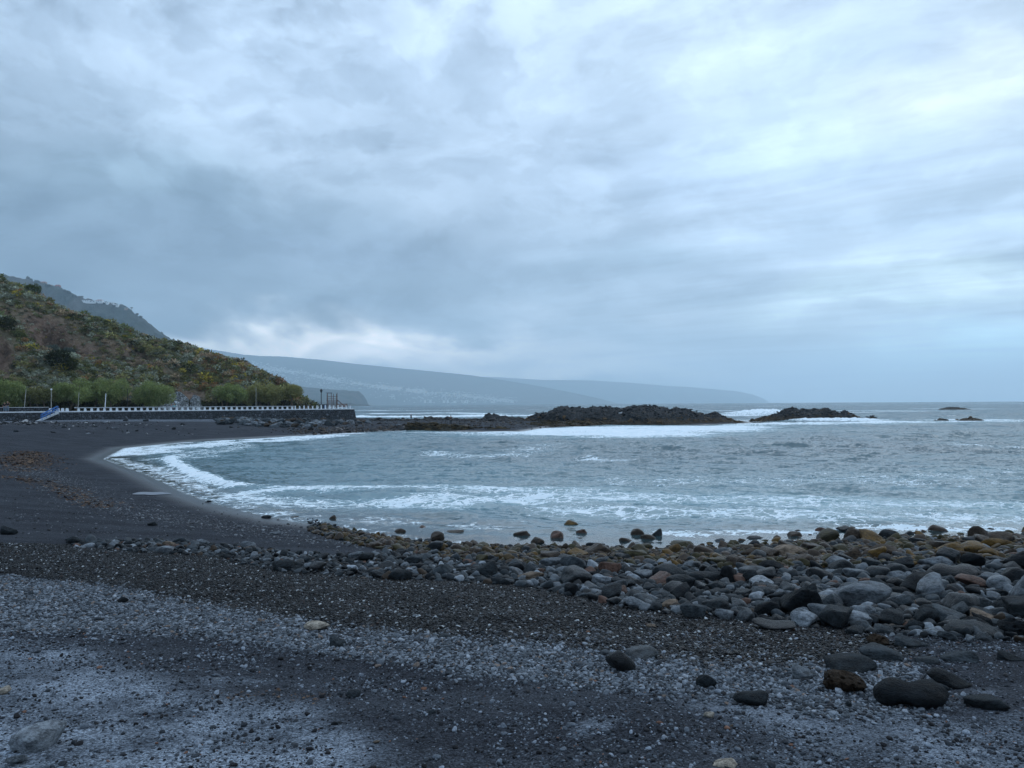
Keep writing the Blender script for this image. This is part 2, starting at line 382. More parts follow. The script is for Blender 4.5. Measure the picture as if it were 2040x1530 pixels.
# ================================================================== SEA
rs = [9.0]
while rs[-1] < 12500: rs.append(rs[-1] * 1.0068)
rs = np.array(rs)
cs_ = np.concatenate([np.linspace(-95, -42, 40)[:-1], np.linspace(-42, 42, 760), np.linspace(42, 110, 50)[1:]]) * math.pi / 180
SR, SA = np.meshgrid(rs, cs_, indexing='ij')
SX = SR * np.sin(SA); SY = SR * np.cos(SA)
sds = np.where(SR < 330, signed_dist(SX, SY, LAND), -400.)
def poly_d(x, y, pts):       # distance to an open polyline (world) and running parameter
    dm = np.full(x.shape, 1e9)
    for (a, b) in zip(pts[:-1], pts[1:]):
        ex, ey = b[0] - a[0], b[1] - a[1]; L = ex * ex + ey * ey + 1e-9
        t = np.clip(((x - a[0]) * ex + (y - a[1]) * ey) / L, 0, 1)
        dm = np.minimum(dm, np.hypot(x - a[0] - t * ex, y - a[1] - t * ey))
    return dm
def ln(pts): return [atz(a, b)[:2] for a, b in pts]
depth = np.clip(-sds, 0, 400)
shel = .40 + .60 * sst(depth, 4, 60)
rng = np.random.RandomState(4)
H = np.zeros(SX.shape)
for i in range(46):
    lam = .7 * (26 / .7) ** (i / 45.0); th = R(250) + rng.normal(0, .42)
    kx, ky = math.cos(th) * 2 * math.pi / lam, math.sin(th) * 2 * math.pi / lam
    A = .0185 * lam ** .9 if lam < 4 else .0185 * 4 ** .9 * (4 / lam) ** .30
    kk = sst(lam / (.0068 * SR), 2.6, 6)
    env = .35 + 1.3 * fbm(SX / (lam * 5) + i, SY / (lam * 5), o=2, seed=100 + i)
    ph = kx * SX + ky * SY + rng.uniform(0, 6.28) + 2.5 * fbm(SX / (lam * 3) - i, SY / (lam * 3), o=1, seed=200 + i)
    s = np.sin(ph); H += A * (s + .28 * np.abs(s) ** 2) * env * kk
H *= shel * .72
sm = 1 - sst(SR, 600, 4000); H *= .3 + .7 * sm
foam = np.zeros(SX.shape); aer = np.zeros(SX.shape)
def stroke(pts, wid, f, a=0.0, up=0.0, nscale=None, seed=1):
    global foam, aer, H
    q = ln(pts); dd = poly_d(SX, SY, q)
    dd = dd + (fbm(SX / (wid * 1.2), SY / (wid * 1.2), o=3, seed=seed) - .5) * wid * 1.1
    g_ = np.exp(-np.clip(dd / wid, 0, 6) ** 2)
    foam = np.maximum(foam, f * g_); aer = np.maximum(aer, a * np.exp(-np.clip(dd / (wid * 1.5), 0, 6) ** 2))
    if up: H = H + up * g_ * (.5 + fbm(SX * 1.1, SY * 1.1, o=3, seed=seed + 7))
stroke([(232, 908), (262, 893), (330, 884), (420, 881), (520, 875), (620, 869), (700, 864)], 2.0, .88, .3, seed=3)
stroke([(280, 905), (340, 892), (450, 885), (560, 877), (640, 870)], 4.5, .80, .6, seed=4)
stroke([(330, 915), (400, 905), (470, 893)], 3.5, .5, .5, seed=41)
stroke([(232, 915), (290, 932), (340, 950), (390, 968), (445, 990)], 1.3, .62, .3, seed=5)
stroke([(335, 918), (352, 932), (385, 948), (425, 962), (470, 976)], .8, 1.02, .8, up=.38, seed=6)
stroke([(470, 977), (520, 972)], 1.2, .6, .5, up=.12, seed=61)
stroke([(500, 985), (600, 978), (760, 977), (900, 980), (1040, 986)], 2.0, .72, .75, up=.10, seed=7)
stroke([(470, 997), (600, 1005), (800, 1002), (1000, 1002), (1200, 1000)], 2.0, .66, .8, seed=8)
stroke([(480, 1008), (540, 1022), (650, 1040), (800, 1040), (980, 1050)], 1.5, .44, .3, seed=9)
stroke([(1050, 990), (1300, 997), (1500, 1000), (1750, 1008), (2100, 1014), (2500, 1020)], 2.8, .54, .8, seed=10)
stroke([(1100, 1020), (1400, 1028), (1700, 1036), (2050, 1040), (2400, 1050)], 1.7, .56, .6, up=.05, seed=11)
stroke([(1320, 1064), (1400, 1068), (1500, 1062), (1600, 1064), (1700, 1052), (1900, 1058), (2200, 1055)], .55, .72, .3, seed=12)
stroke([(1300, 965), (1700, 960), (2040, 950)], 5, .38, .35, seed=13)
stroke([(870, 906), (930, 911), (1000, 912)], 2.2, .55, .3, seed=14)
stroke([(1170, 918), (1230, 923)], 1.8, .55, .2, seed=15)
stroke([(1040, 905), (1100, 890)], 3, .42, .2, seed=16)
stroke([(1060, 862), (1150, 858), (1250, 862), (1330, 859), (1390, 857)], 13, 1.25, 1.0, up=.15, seed=17)
stroke([(1080, 866), (1180, 867), (1260, 870), (1330, 866)], 7, 1.1, 1.0, seed=172)
stroke([(1200, 853), (1350, 853), (1460, 852)], 9, 1.1, .9, seed=173)
stroke([(1000, 864), (1100, 866), (1250, 867)], 6, .8, .9, seed=171)
stroke([(1300, 852), (1400, 852), (1470, 851)], 5, .85, .8, seed=18)
stroke([(820, 862), (900, 864), (990, 866)], 3.5, .55, .5, seed=181)
stroke([(1500, 848), (1560, 846), (1640, 846), (1740, 845), (1800, 844)], 6, .95, .7, up=.35, seed=19)
stroke([(1560, 838), (1620, 840), (1700, 841)], 7, 1.2, .7, up=.75, seed=191)
stroke([(1497, 828), (1520, 826), (1545, 827)], 9, 1.3, .7, up=1.6, seed=20)
stroke([(1740, 843), (1860, 842), (2010, 841)], 5, .78, .6, seed=21)
stroke([(1880, 838), (1960, 838)], 8, .75, .4, seed=211)
stroke([(1590, 818.5), (1760, 818.5)], 16, .62, .3, seed=22)
stroke([(1860, 814), (1960, 815)], 16, .55, .2, seed=221)
stroke([(712, 832), (760, 833), (850, 832), (960, 831), (1060, 830)], 9, 1.0, .8, up=.5, seed=23)
stroke([(760, 825), (850, 824), (905, 823), (980, 826)], 12, .75, .5, up=.2, seed=24)
stroke([(720, 817), (800, 818), (900, 817)], 24, .5, .3, seed=25)
stroke([(580, 812.6), (650, 813)], 30, 1.0, .3, up=1.5, seed=26)
stroke([(1320, 829), (1480, 829)], 10, .7, .4, seed=27)
stroke([(1910, 893), (2030, 897)], 1.8, .5, .1, seed=28)
cap = fbm(SX / 9, SY / 4, o=4, seed=301)
crest = sst(H / (np.abs(H).mean() + 1e-6), 1.2, 2.8)
foam = np.maximum(foam, .52 * sst(cap, .66, .80) * sst(depth, 30, 90) * sst(crest, 0, .6))
foam = np.maximum(foam, .60 * sst(fbm(SX / 60, SY / 30, o=4, seed=302), .66, .78) * sst(depth, 120, 300) * (SR < 3000))
edge = np.exp(-np.clip((depth) / .45, 0, 6) ** 2) * (SY < 90) * (SX < 6)
foam = np.maximum(foam, edge * .55)
aer = np.maximum(aer, .30 * (1 - sst(depth, 10, 50)) * (SR < 150))
H = H * sst(depth, 0, 5) + .03
curv = -(SR ** 2) / (2 * 6371000.)
base_g = ground_base(SX, SY, sds)
Zs = H + curv
# the water follows the sand up the beach where a wave runs out
hl = (sds > -.2)
Zs = np.where(hl & (SR < 330), np.minimum(.02, base_g + .012) - np.clip(sds, 0, 6) * .06, Zs)
dep = np.where(SR < 330, Zs - base_g, 5.0)
V = np.stack([SX, SY, Zs], -1).reshape(-1, 3)
F = grid_faces(len(rs), len(cs_))
keep = (sds.reshape(-1)[F] < 3.0).any(1)
F = F[keep]
mw, nt = new_mat('sea_water')
P = nt.pos()
fa, ae, de = nt.attr('foam'), nt.attr('aerated'), nt.attr('depth')
tone = nt.noise(nt.vm('MULTIPLY', P, (.6, 1, 1)), .035, 4, .5)
deep = nt.mix(nt.ramp(tone, .35, .65), (.030, .068, .086), (.046, .098, .115))
wc = nt.mix(ae, deep, (.15, .27, .30))
dist = nt.node('ShaderNodeVectorMath', {'operation': 'LENGTH'}, i0=P, out=1)
r1 = nt.noise(nt.vm('MULTIPLY', P, (1, 1.5, 1)), 2.6, 5, .62); r2 = nt.noise(nt.vm('MULTIPLY', P, (.8, 1.4, 1)), .55, 5, .6)
r3 = nt.noise(nt.vm('MULTIPLY', P, (.55, 1.3, 1)), .16, 6, .62)
hgt = nt.m('ADD', nt.m('ADD', nt.m('MULTIPLY', r1, .22), nt.m('MULTIPLY', r2, nt.ramp(dist, 30, 160, .35, 1.1))), nt.m('MULTIPLY', r3, nt.ramp(dist, 90, 500, 0.0, 4.0)))
bn = nt.n.new('ShaderNodeBump'); nt.put(bn.inputs['Height'], hgt); bn.inputs['Distance'].default_value = 1.5
nt.put(bn.inputs['Strength'], nt.m('MULTIPLY', nt.ramp(de, .0, .6, .08, 1.0), nt.ramp(dist, 30, 140, .55, 1.0)))
cn = [nt.noise(nt.vm('MULTIPLY', P, (1, 1.3, 1)), sc_, 4, .6, out=1) for sc_ in (3.0, .85, .26)]
amps = (nt.m('MULTIPLY', nt.ramp(de, .0, .6, .25, 1.0), nt.ramp(dist, 15, 60, .6, 1.2)), nt.m('MULTIPLY', nt.ramp(de, .2, 1.2, .0, 1.0), nt.ramp(dist, 20, 90, .5, 1.2)), nt.ramp(dist, 60, 260, .0, 1.1))
pert = None
for c_, a_ in zip(cn, amps):
    q_ = nt.vm('SCALE', nt.vm('MULTIPLY', nt.vm('SUBTRACT', c_, (.5, .5, .5)), (.8, 1.2, 0)), a_); pert = q_ if pert is None else nt.vm('ADD', pert, q_)
gn = nt.n.new('ShaderNodeNewGeometry').outputs['Normal']
wn_ = nt.vm('NORMALIZE', nt.vm('ADD', gn, pert))
wfr = nt.m('MINIMUM', nt.m('MULTIPLY', nt.node('ShaderNodeFresnel', IOR=1.333, Normal=wn_), .85), .36)      # a ruffled sea never mirrors fully at grazing angles
water = nt.node('ShaderNodeMixShader', i0=wfr, i1=nt.node('ShaderNodeBsdfDiffuse', Color=wc), i2=nt.node('ShaderNodeBsdfGlossy', Color=(.95, .98, 1, 1), Roughness=.10, Normal=wn_))
# lacy foam pattern
wpn = nt.noise(P, .9, 4, .6, out=1)
Pd = nt.vm('ADD', P, nt.vm('SCALE', nt.vm('SUBTRACT', wpn, (.5, .5, .5)), 1.5))
vo = nt.node('ShaderNodeTexVoronoi', {'feature': 'DISTANCE_TO_EDGE'}, Vector=nt.vm('MULTIPLY', Pd, (1, 1.35, .3)), Scale=1.5, out=0)
vo2 = nt.node('ShaderNodeTexVoronoi', {'feature': 'DISTANCE_TO_EDGE'}, Vector=nt.vm('MULTIPLY', Pd, (1, 1.3, .3)), Scale=5.0, out=0)
fb = nt.noise(nt.vm('MULTIPLY', P, (.7, 1.3, 1)), .7, 8, .68)
patt = nt.m('ADD', nt.m('MULTIPLY', nt.ramp(vo, 0, .20), .34), nt.m('ADD', nt.m('MULTIPLY', nt.ramp(vo2, 0, .30), .26), nt.m('MULTIPLY', nt.ramp(fb, .28, .72, smooth=False), .58)))
ff = nt.ramp(nt.m('SUBTRACT', nt.m('MULTIPLY', fa, 1.06), patt), -.02, .12)
fbump = nt.n.new('ShaderNodeBump'); nt.put(fbump.inputs['Height'], nt.noise(P, 3.5, 6, .7)); fbump.inputs['Strength'].default_value = .6; fbump.inputs['Distance'].default_value = .25
fmsh = nt.mix(nt.ramp(nt.noise(P, 1.1, 5, .7), .3, .7), (.66, .76, .80), (.86, .90, .92))
foamb = pbsdf(nt, fmsh, .75, fbump.outputs[0], .2)
mixf = nt.node('ShaderNodeMixShader', i0=ff, i1=water, i2=foamb)
alpha = nt.m('MAXIMUM', nt.ramp(nt.m('ADD', de, nt.m('MULTIPLY', ae, .25)), .0, .75, .0, 1.0), nt.m('MULTIPLY', ff, nt.ramp(de, -.02, .03)))
alpha = nt.m('MAXIMUM', alpha, nt.ramp(de, .0, .02, 0, .0))
glz = nt.node('ShaderNodeBsdfGlossy', Color=(.9, .9, .9, 1), Roughness=.08, Normal=wn_)
fre = nt.node('ShaderNodeFresnel', IOR=1.333, Normal=wn_)
thin = nt.node('ShaderNodeMixShader', i0=nt.m('MULTIPLY', fre, nt.ramp(de, -.005, .012)), i1=nt.n.new('ShaderNodeBsdfTransparent').outputs[0], i2=glz)
finish(nt, nt.node('ShaderNodeMixShader', i0=alpha, i1=thin, i2=mixf))
me = mesh_np('sea', V, F, [mw], True, {'foam': ('FLOAT', 'POINT', foam.reshape(-1)), 'aerated': ('FLOAT', 'POINT', aer.reshape(-1)), 'depth': ('FLOAT', 'POINT', dep.reshape(-1))})
tag(link('sea', me), 'choppy grey blue ocean with white foam lines in the bay', kind='structure')

# ================================================================== HILLS
def veg_mat(name, cols, scale, bdist, bstr=.8):
    m_, nt = new_mat(name); P = nt.pos()
    n1 = nt.noise(P, scale, 6, .65); n2 = nt.noise(P, scale * .22, 5, .6); n3 = nt.noise(P, scale * 3.5, 5, .7)
    c = nt.mix(nt.ramp(n1, .38, .62), cols[0], cols[1]); c = nt.mix(nt.ramp(n2, .42, .62), c, cols[2])
    c = nt.mix(nt.ramp(n3, .55, .72), c, cols[3])
    finish(nt, pbsdf(nt, c, .9, bump(nt, nt.m('ADD', n1, nt.m('MULTIPLY', n3, .5)), bstr, bdist), .1)); return m_
WA = aty(0, 815, 133)[:2]; WB = aty(712, 815, 172)[:2]
WD = (WB - WA) / np.linalg.norm(WB - WA); WN = np.array([-WD[1], WD[0]])
if WN[1] < 0: WN = -WN
PROM = 3.58
def wall_px(px, off=0.0):     # point on the wall line (shifted inland) seen at column px
    r = ray(px, 812); a = WA + WN * off
    M = np.array([[r[0], -WD[0]], [r[1], -WD[1]]]); t = np.linalg.solve(M, a)
    return np.array([r[0], r[1]]) * t[0]
SIL = [(-700, 380), (-400, 450), (-150, 515), (0, 555), (50, 578), (100, 602), (130, 618), (200, 640), (260, 658), (340, 685), (420, 706), (480, 722), (540, 752), (575, 772), (605, 800), (625, 811)]
BASE_OFF = 15.0
pxs = np.linspace(-700, 625, 420)
sil = np.interp(pxs, [a for a, b in SIL], [b for a, b in SIL]) + 2.0
cols_ = []
for px_, py_ in zip(pxs, sil):
    a0 = WA + WN * BASE_OFF; lo, hi = 60., 400.
    for _ in range(40):
        Y = (lo + hi) / 2; p = aty(px_, py_, Y); dd = (p[:2] - a0) @ WN
        if p[2] - PROM > .75 * dd: lo = Y
        else: hi = Y
    cols_.append(np.append(p[:2], p[2]))
cols_ = np.array(cols_)
NT_ = 130; tt = np.linspace(0, 1.6, NT_)
HV = np.zeros((len(pxs), NT_, 3))
for i, c in enumerate(cols_):
    dd = (c[:2] - (WA + WN * BASE_OFF)) @ WN
    for j, t in enumerate(tt):
        if t <= 1: q = c[:2] - WN * dd * (1 - t); z = PROM + (c[2] - PROM) * (t ** .92)
        else: q = c[:2] + WN * (dd + 8) * (t - 1) * 1.5; z = c[2] - (c[2] - PROM) * (t - 1) ** 1.3 * 1.2
        HV[i, j] = (q[0], q[1], z)
hx, hy, hz_ = HV[..., 0], HV[..., 1], HV[..., 2]
amp = sst(tt, 0, .12)[None, :] * np.clip((cols_[:, 2] - PROM) / 14, .1, 1)[:, None]
amp = amp * (1 - .75 * np.exp(-((tt - 1) / .06) ** 2))[None, :]
dz_ = ((fbm(hx / 14, hy / 14, hz_ / 9, o=5, seed=61, ridged=True) - .55) * 5.0 + (fbm(hx / 3.5, hy / 3.5, hz_ / 3, o=4, seed=62) - .5) * 1.9) * amp
hpx, hpy = proj(HV.reshape(-1, 3)); hpx = hpx.reshape(hx.shape); hpy = hpy.reshape(hx.shape)
def gb(cx, cy, sx, sy, ang=0):
    a = R(ang); X = (hpx - cx) * math.cos(a) + (hpy - cy) * math.sin(a); Y = -(hpx - cx) * math.sin(a) + (hpy - cy) * math.cos(a)
    return np.exp(-(X / sx) ** 2 - (Y / sy) ** 2)
hollow = gb(130, 688, 42, 13, 22) * 1.0 + gb(285, 712, 45, 6, 28) * .55 + gb(0, 715, 24, 26) * .9
push = hollow * 4.5 * sst(tt, .05, .2)[None, :]
HV[..., 0] += WN[0] * push - WN[0] * dz_ * .25; HV[..., 1] += WN[1] * push - WN[1] * dz_ * .25
HV[..., 2] += dz_ - push * .35
bare = np.clip(gb(110, 670, 130, 28, 24) * 1.1 + gb(290, 730, 110, 14, 24) * .7 + gb(380, 790, 40, 18) * .9 + gb(0, 720, 40, 40) + gb(520, 760, 40, 14, 25) * .5 + hollow, 0, 1)
bare = np.clip(bare * (.55 + fbm(hx / 5, hy / 5, hz_ / 5, o=3, seed=66) * .9), 0, 1)
mh, nt = new_mat('hillside_soil')
P = nt.pos(); b_ = nt.attr('bare')
n1 = nt.noise(P, .5, 6, .65); n2 = nt.noise(P, 2.2, 6, .7)
soil = nt.mix(nt.ramp(n1, .35, .65), (.075, .052, .040), (.21, .14, .105)); soil = nt.mix(nt.ramp(n2, .5, .75), soil, (.26, .21, .16))
green = nt.mix(nt.ramp(n1, .4, .6), (.10, .10, .055), (.17, .155, .09))
finish(nt, pbsdf(nt, nt.mix(b_, green, soil), .95, bump(nt, nt.m('ADD', n1, nt.m('MULTIPLY', n2, .4)), 1.0, .8), .1))
me = mesh_np('hill', HV.reshape(-1, 3), grid_faces(len(pxs), NT_)[:, ::-1], [mh], True, {'bare': ('FLOAT', 'POINT', bare.reshape(-1))})
tag(link('hill', me), 'steep brown and green coastal hill behind the promenade', kind='structure')

def range_mesh(name, sil, Yc, Yb, mat, label, zb=-12, n=400, nt_=70, namp=.12, nsc=300., seed=1, x0=None, rough=1.0, curve=1.0, jag=0.0):
    xs = np.linspace(sil[0][0], sil[-1][0], n); sy = np.interp(xs, [a for a, b in sil], [b for a, b in sil])
    sy = sy + jag * (fbm(xs / 9.0, xs * 0, o=4, seed=seed + 9) - .5)
    Yc_ = np.interp(xs, *Yc) if isinstance(Yc, tuple) else np.full(n, Yc); Yb_ = np.interp(xs, *Yb) if isinstance(Yb, tuple) else np.full(n, Yb)
    t = np.linspace(0, 1.5, nt_); V = np.zeros((n, nt_, 3))
    for i in range(n):
        p = aty(xs[i], sy[i], Yc_[i]); r = ray(xs[i], 800); bx = r[0] / r[1] * Yb_[i]
        tc = np.minimum(t, 1)
        V[i, :, 0] = np.where(t <= 1, bx + (p[0] - bx) * t, p[0] + (p[0] - bx) * (t - 1))
        V[i, :, 1] = np.where(t <= 1, Yb_[i] + (Yc_[i] - Yb_[i]) * t, Yc_[i] + (Yc_[i] - Yb_[i]) * (t - 1))
        V[i, :, 2] = np.where(t <= 1, zb + (p[2] - zb) * tc ** curve, p[2] - (p[2] - zb) * (t - 1) * .9)
    h = V[..., 2] - zb; a = sst(t, 0, .1)[None, :] * (1 - .85 * np.exp(-((t - 1) / .05) ** 2))[None, :]
    nn = (fbm(V[..., 0] / nsc, V[..., 1] / nsc, V[..., 2] / nsc, o=6, seed=seed, ridged=True) - .55)
    V[..., 2] += nn * h * namp * a * rough
    me = mesh_np(name, V.reshape(-1, 3), grid_faces(n, nt_)[:, ::-1], [mat], True)
    tag(link(name, me), label, kind='structure'); return V, xs
mr = veg_mat('ridge_vegetation', ((.020, .030, .024), (.048, .060, .044), (.070, .066, .056), (.025, .036, .030)), .035, 9.)
mfar = veg_mat('far_slope', ((.045, .062, .040), (.085, .092, .065), (.10, .095, .075), (.13, .12, .10)), .0035, 60.)
RIDGE_SIL = [(-500, 470), (-150, 525), (0, 546), (40, 550), (80, 563), (130, 583), (165, 596), (200, 603), (235, 609), (262, 618), (290, 638), (318, 660), (340, 675), (380, 692), (420, 704), (465, 714), (500, 726), (540, 745), (600, 790), (640, 812)]
RIDGE, _ = range_mesh('far_hill', RIDGE_SIL, ([-500, 640], [2500, 2100]), ([-500, 640], [1750, 1950]), mr, 'blue green ridge with houses along its crest', namp=.30, nsc=130., seed=5, n=520, nt_=90, jag=6.0)
HEAD_SIL = [(560, 768), (600, 771), (630, 773), (660, 777), (695, 779), (715, 780), (724, 787), (730, 797), (733, 804), (738, 809)]
range_mesh('headland', HEAD_SIL, 4200, ([560, 700, 738], [3700, 3800, 4150]), mr, 'dark blue headland dropping into the sea', namp=.25, nsc=150., seed=6, n=200, jag=1.5, curve=.45)
range_mesh('low_headland', [(560, 801), (600, 800), (640, 800), (655, 804), (680, 804), (700, 803), (712, 807), (733, 806.5), (745, 809)], 2600, 2500, mr, 'low dark tongue of land under the headland', namp=.2, nsc=60., seed=7, n=150, curve=.5)
FAR_SIL = [(380, 690), (480, 706), (520, 709), (560, 710), (640, 717), (700, 724), (760, 730), (850, 739), (940, 748), (1000, 757), (1060, 767), (1130, 780), (1190, 793), (1240, 806)]
FARV, FARX = range_mesh('mountain', FAR_SIL, ([380, 1240], [11000, 8800]), ([380, 700, 1000, 1240], [6600, 6900, 7400, 8600]), mfar, 'hazy mountain slope with a town spread over its foot', namp=.10, nsc=850., seed=8, n=480, nt_=130, curve=1.35)
CAPE_SIL = [(800, 790), (860, 760), (940, 750), (1000, 752), (1080, 757), (1180, 758), (1260, 763), (1330, 769), (1372, 771), (1420, 775), (1465, 779), (1500, 786), (1518, 793), (1530, 799), (1534, 806)]
range_mesh('cape', CAPE_SIL, 14000, ([800, 1500, 1534], [12000, 13000, 13800]), mfar, 'faint blue cape ending the far coastline', namp=.12, nsc=900., seed=9, n=300, curve=.8)
# ================================================================== ROCKS
def ico(sub):
    bm = bmesh.new(); bmesh.ops.create_icosphere(bm, subdivisions=sub, radius=1.0)
    V = np.array([v.co[:] for v in bm.verts]); Fq = np.array([[v.index for v in f.verts] for f in bm.faces]); bm.free(); return V, Fq
ICO = {s: ico(s) for s in (1, 2, 3, 4, 5)}
def rock_shape(seed, sub=4, p=7.0, nf=12, rough=.05, flat=0.0, lobes=0.0, pits=0.0):
    V, Fq = ICO[sub]; rg = np.random.RandomState(seed)
    nrm = rg.normal(size=(nf, 3)); nrm /= np.linalg.norm(nrm, axis=1)[:, None]
    hh = rg.uniform(.74, 1.0, nf)
    dt = np.clip(V @ nrm.T, 0, None) / hh
    r = (dt ** p).sum(1) ** (-1 / p); r = np.clip(r, .3, 1.6)
    P = V * r[:, None]
    if lobes:
        P[:, 1:] *= (1 - lobes * np.exp(-(P[:, :1] / .28) ** 2))
    P = P / np.percentile(np.abs(P), 97, axis=0)
    o_ = seed * 7.3
    n_ = fbm(P[:, 0] * 1.6 + o_, P[:, 1] * 1.6, P[:, 2] * 1.6, o=3, seed=seed) - .5
    n2_ = fbm(P[:, 0] * 6 + o_, P[:, 1] * 6, P[:, 2] * 6, o=3, seed=seed + 3) - .5
    P = P * (1 + n_ * .22 + n2_ * rough * 1.6)[:, None]
    if pits: P = P * (1 - pits * sst(vn(P[:, 0] * 4 + o_, P[:, 1] * 4, P[:, 2] * 4, seed=seed + 9), .62, .85))[:, None]
    P = P / np.percentile(np.abs(P), 98.5, axis=0)
    return P, Fq
def rock_material(name, bumpy=1.0, wetbase=.55):
    m_, nt = new_mat(name); P = nt.obj()
    oi = nt.n.new('ShaderNodeObjectInfo'); rnd = oi.outputs['Random']; oc = oi.outputs['Color']; oa = oi.outputs['Alpha']
    P2 = nt.vm('ADD', P, nt.xyz(nt.m('MULTIPLY', rnd, 31.0), nt.m('MULTIPLY', rnd, 17.0), 0.0))
    n1 = nt.noise(P2, 1.7, 7, .62); n2 = nt.noise(P2, 7, 7, .7); n3 = nt.noise(P2, 30, 4, .7)
    f = nt.ramp(nt.m('ADD', nt.m('MULTIPLY', n1, .6), nt.m('MULTIPLY', n2, .45)), .38, .66, .42, 1.8)
    c = nt.mix(1.0, oc, nt.xyz(f, f, f), 'MULTIPLY')
    c = nt.mix(nt.m('MULTIPLY', nt.ramp(n3, .64, .76), .18), c, (.16, .17, .18))
    c = nt.mix(nt.m('MULTIPLY', nt.ramp(nt.noise(P2, 2.6, 4, .6), .60, .70), .5), c, (.020, .019, .018))
    vo = nt.node('ShaderNodeTexVoronoi', {'feature': 'F1'}, Vector=P2, Scale=9.0, out=0)
    h = nt.m('ADD', nt.m('MULTIPLY', n2, .9), nt.m('ADD', nt.m('MULTIPLY', n3, .25), nt.m('MULTIPLY', nt.ramp(vo, 0, .35), .18)))
    finish(nt, pbsdf(nt, c, nt.m('MULTIPLY', oa, nt.ramp(n1, .3, .7, .85, 1.15)), bump(nt, h, .75 * bumpy, .11), nt.ramp(oa, .36, .56, .20, .06))); return m_
M_ROCK = rock_material('weathered_basalt')
SMOOTHS = [mesh_np('stone_shape', *rock_shape(100 + i, 4, 4.6 + (i % 4) * 1.2, 11, .055), [M_ROCK]) for i in range(14)]
ANGS = [mesh_np('stone_shape', *rock_shape(200 + i, 4, 12.0 + (i % 3) * 5, 10 + i % 5, .08), [M_ROCK]) for i in range(12)]
LOBE = mesh_np('stone_shape', *rock_shape(303, 4, 3.5, 26, .02, lobes=.40), [M_ROCK])
PITTED = [mesh_np('stone_shape', *rock_shape(310 + i, 5, 6.0, 10, .10, pits=.28), [M_ROCK]) for i in range(3)]
SLAB = [mesh_np('stone_shape', *rock_shape(330 + i, 4, 9.0, 8, .03), [M_ROCK]) for i in range(3)]
def wedge_shape(seed):
    P, Fq = rock_shape(seed, 4, 16, 9, .04); P = P.copy()
    P[:, 2] = (P[:, 2] + 1) * (.95 - .62 * sst(P[:, 0], -.8, 1.0)) - 1; return P, Fq
WEDGE = mesh_np('stone_shape', *wedge_shape(350), [M_ROCK])
def saddle_shape(seed):
    P, Fq = rock_shape(seed, 4, 5, 10, .03); P = P.copy(); P[:, 2] += .45 * np.cos(P[:, 0] * 3.1) * -.6; return P / np.abs(P).max(0), Fq
SADDLE = mesh_np('stone_shape', *saddle_shape(351), [M_ROCK])
rgl = random.Random(77)
PAL = {'black': (.008, .010, .012), 'dark grey': (.018, .022, .025), 'grey': (.042, .050, .056), 'pale grey': (.110, .123, .135), 'whitish': (.20, .22, .24),
       'tan': (.155, .118, .088), 'brown': (.038, .027, .019), 'reddish brown': (.085, .048, .036), 'ochre': (.085, .048, .012), 'olive': (.032, .027, .011), 'cream': (.38, .33, .27)}
BOULD = []      # (x, y, radius)
LM = []         # landmarks: px, py, short phrase
def place(name, cat, mesh, x, y, z, a, b, c, rot, colr, rough, label, group=None, tilt=(0, 0)):
    o = link(name, mesh, None, (x, y, z)); o.scale = (a, b, c); o.rotation_euler = (tilt[0], tilt[1], rot)
    jit = [k * rgl.uniform(.88, 1.12) for k in [1]][0]
    o.color = (PAL[colr][0] * jit, PAL[colr][1] * jit, PAL[colr][2] * jit, rough)
    tag(o, label, cat, group); return o
def mark(px, py, wpx, hpx, kind, colr, label, short, rot=0.0, rough=.62, tilt=(0, 0), bd=.8, name='boulder', cat='boulder', sink=.55):
    P = W(px, py - hpx * .30); D = (P - np.array([0, 0, CAM_Z])) @ cF
    wpx *= .93; hpx *= .86; a = wpx / 2 / F_PX * D; th = math.atan2(CAM_Z - P[2], math.hypot(P[0], P[1])); b = bd * a
    hv = hpx / 2 / F_PX * D * 1.12
    c = math.sqrt(max((hv / math.cos(th)) ** 2 - (b * math.tan(th)) ** 2 * .6, (.38 * a) ** 2))
    me = {'s': SMOOTHS, 'a': ANGS, 'p': PITTED, 'f': SLAB}.get(kind)
    me = rgl.choice(me) if me else {'lobe': LOBE, 'wedge': WEDGE, 'saddle': SADDLE}[kind]
    az = math.atan2(P[0], P[1]); zc = P[2] + c * sink
    if P[2] < -.05:      # standing in the water: the photo shows only what rises above it
        P = atz(px, py - hpx * .15, 0.0); D = P[1]; a = wpx / 2 / F_PX * D * 1.08; b = bd * a; c = max(hpx / F_PX * D * .95, .3 * a); zc = c * .12; P[2] = 0
    place(name, cat, me, P[0], P[1], zc, a, b, c, rot - az, colr, rough, label, tilt=tilt)
    BOULD.append((P[0], P[1], (a + b) / 2 * .95)); LM.append((px, py - hpx / 2, short)); return P
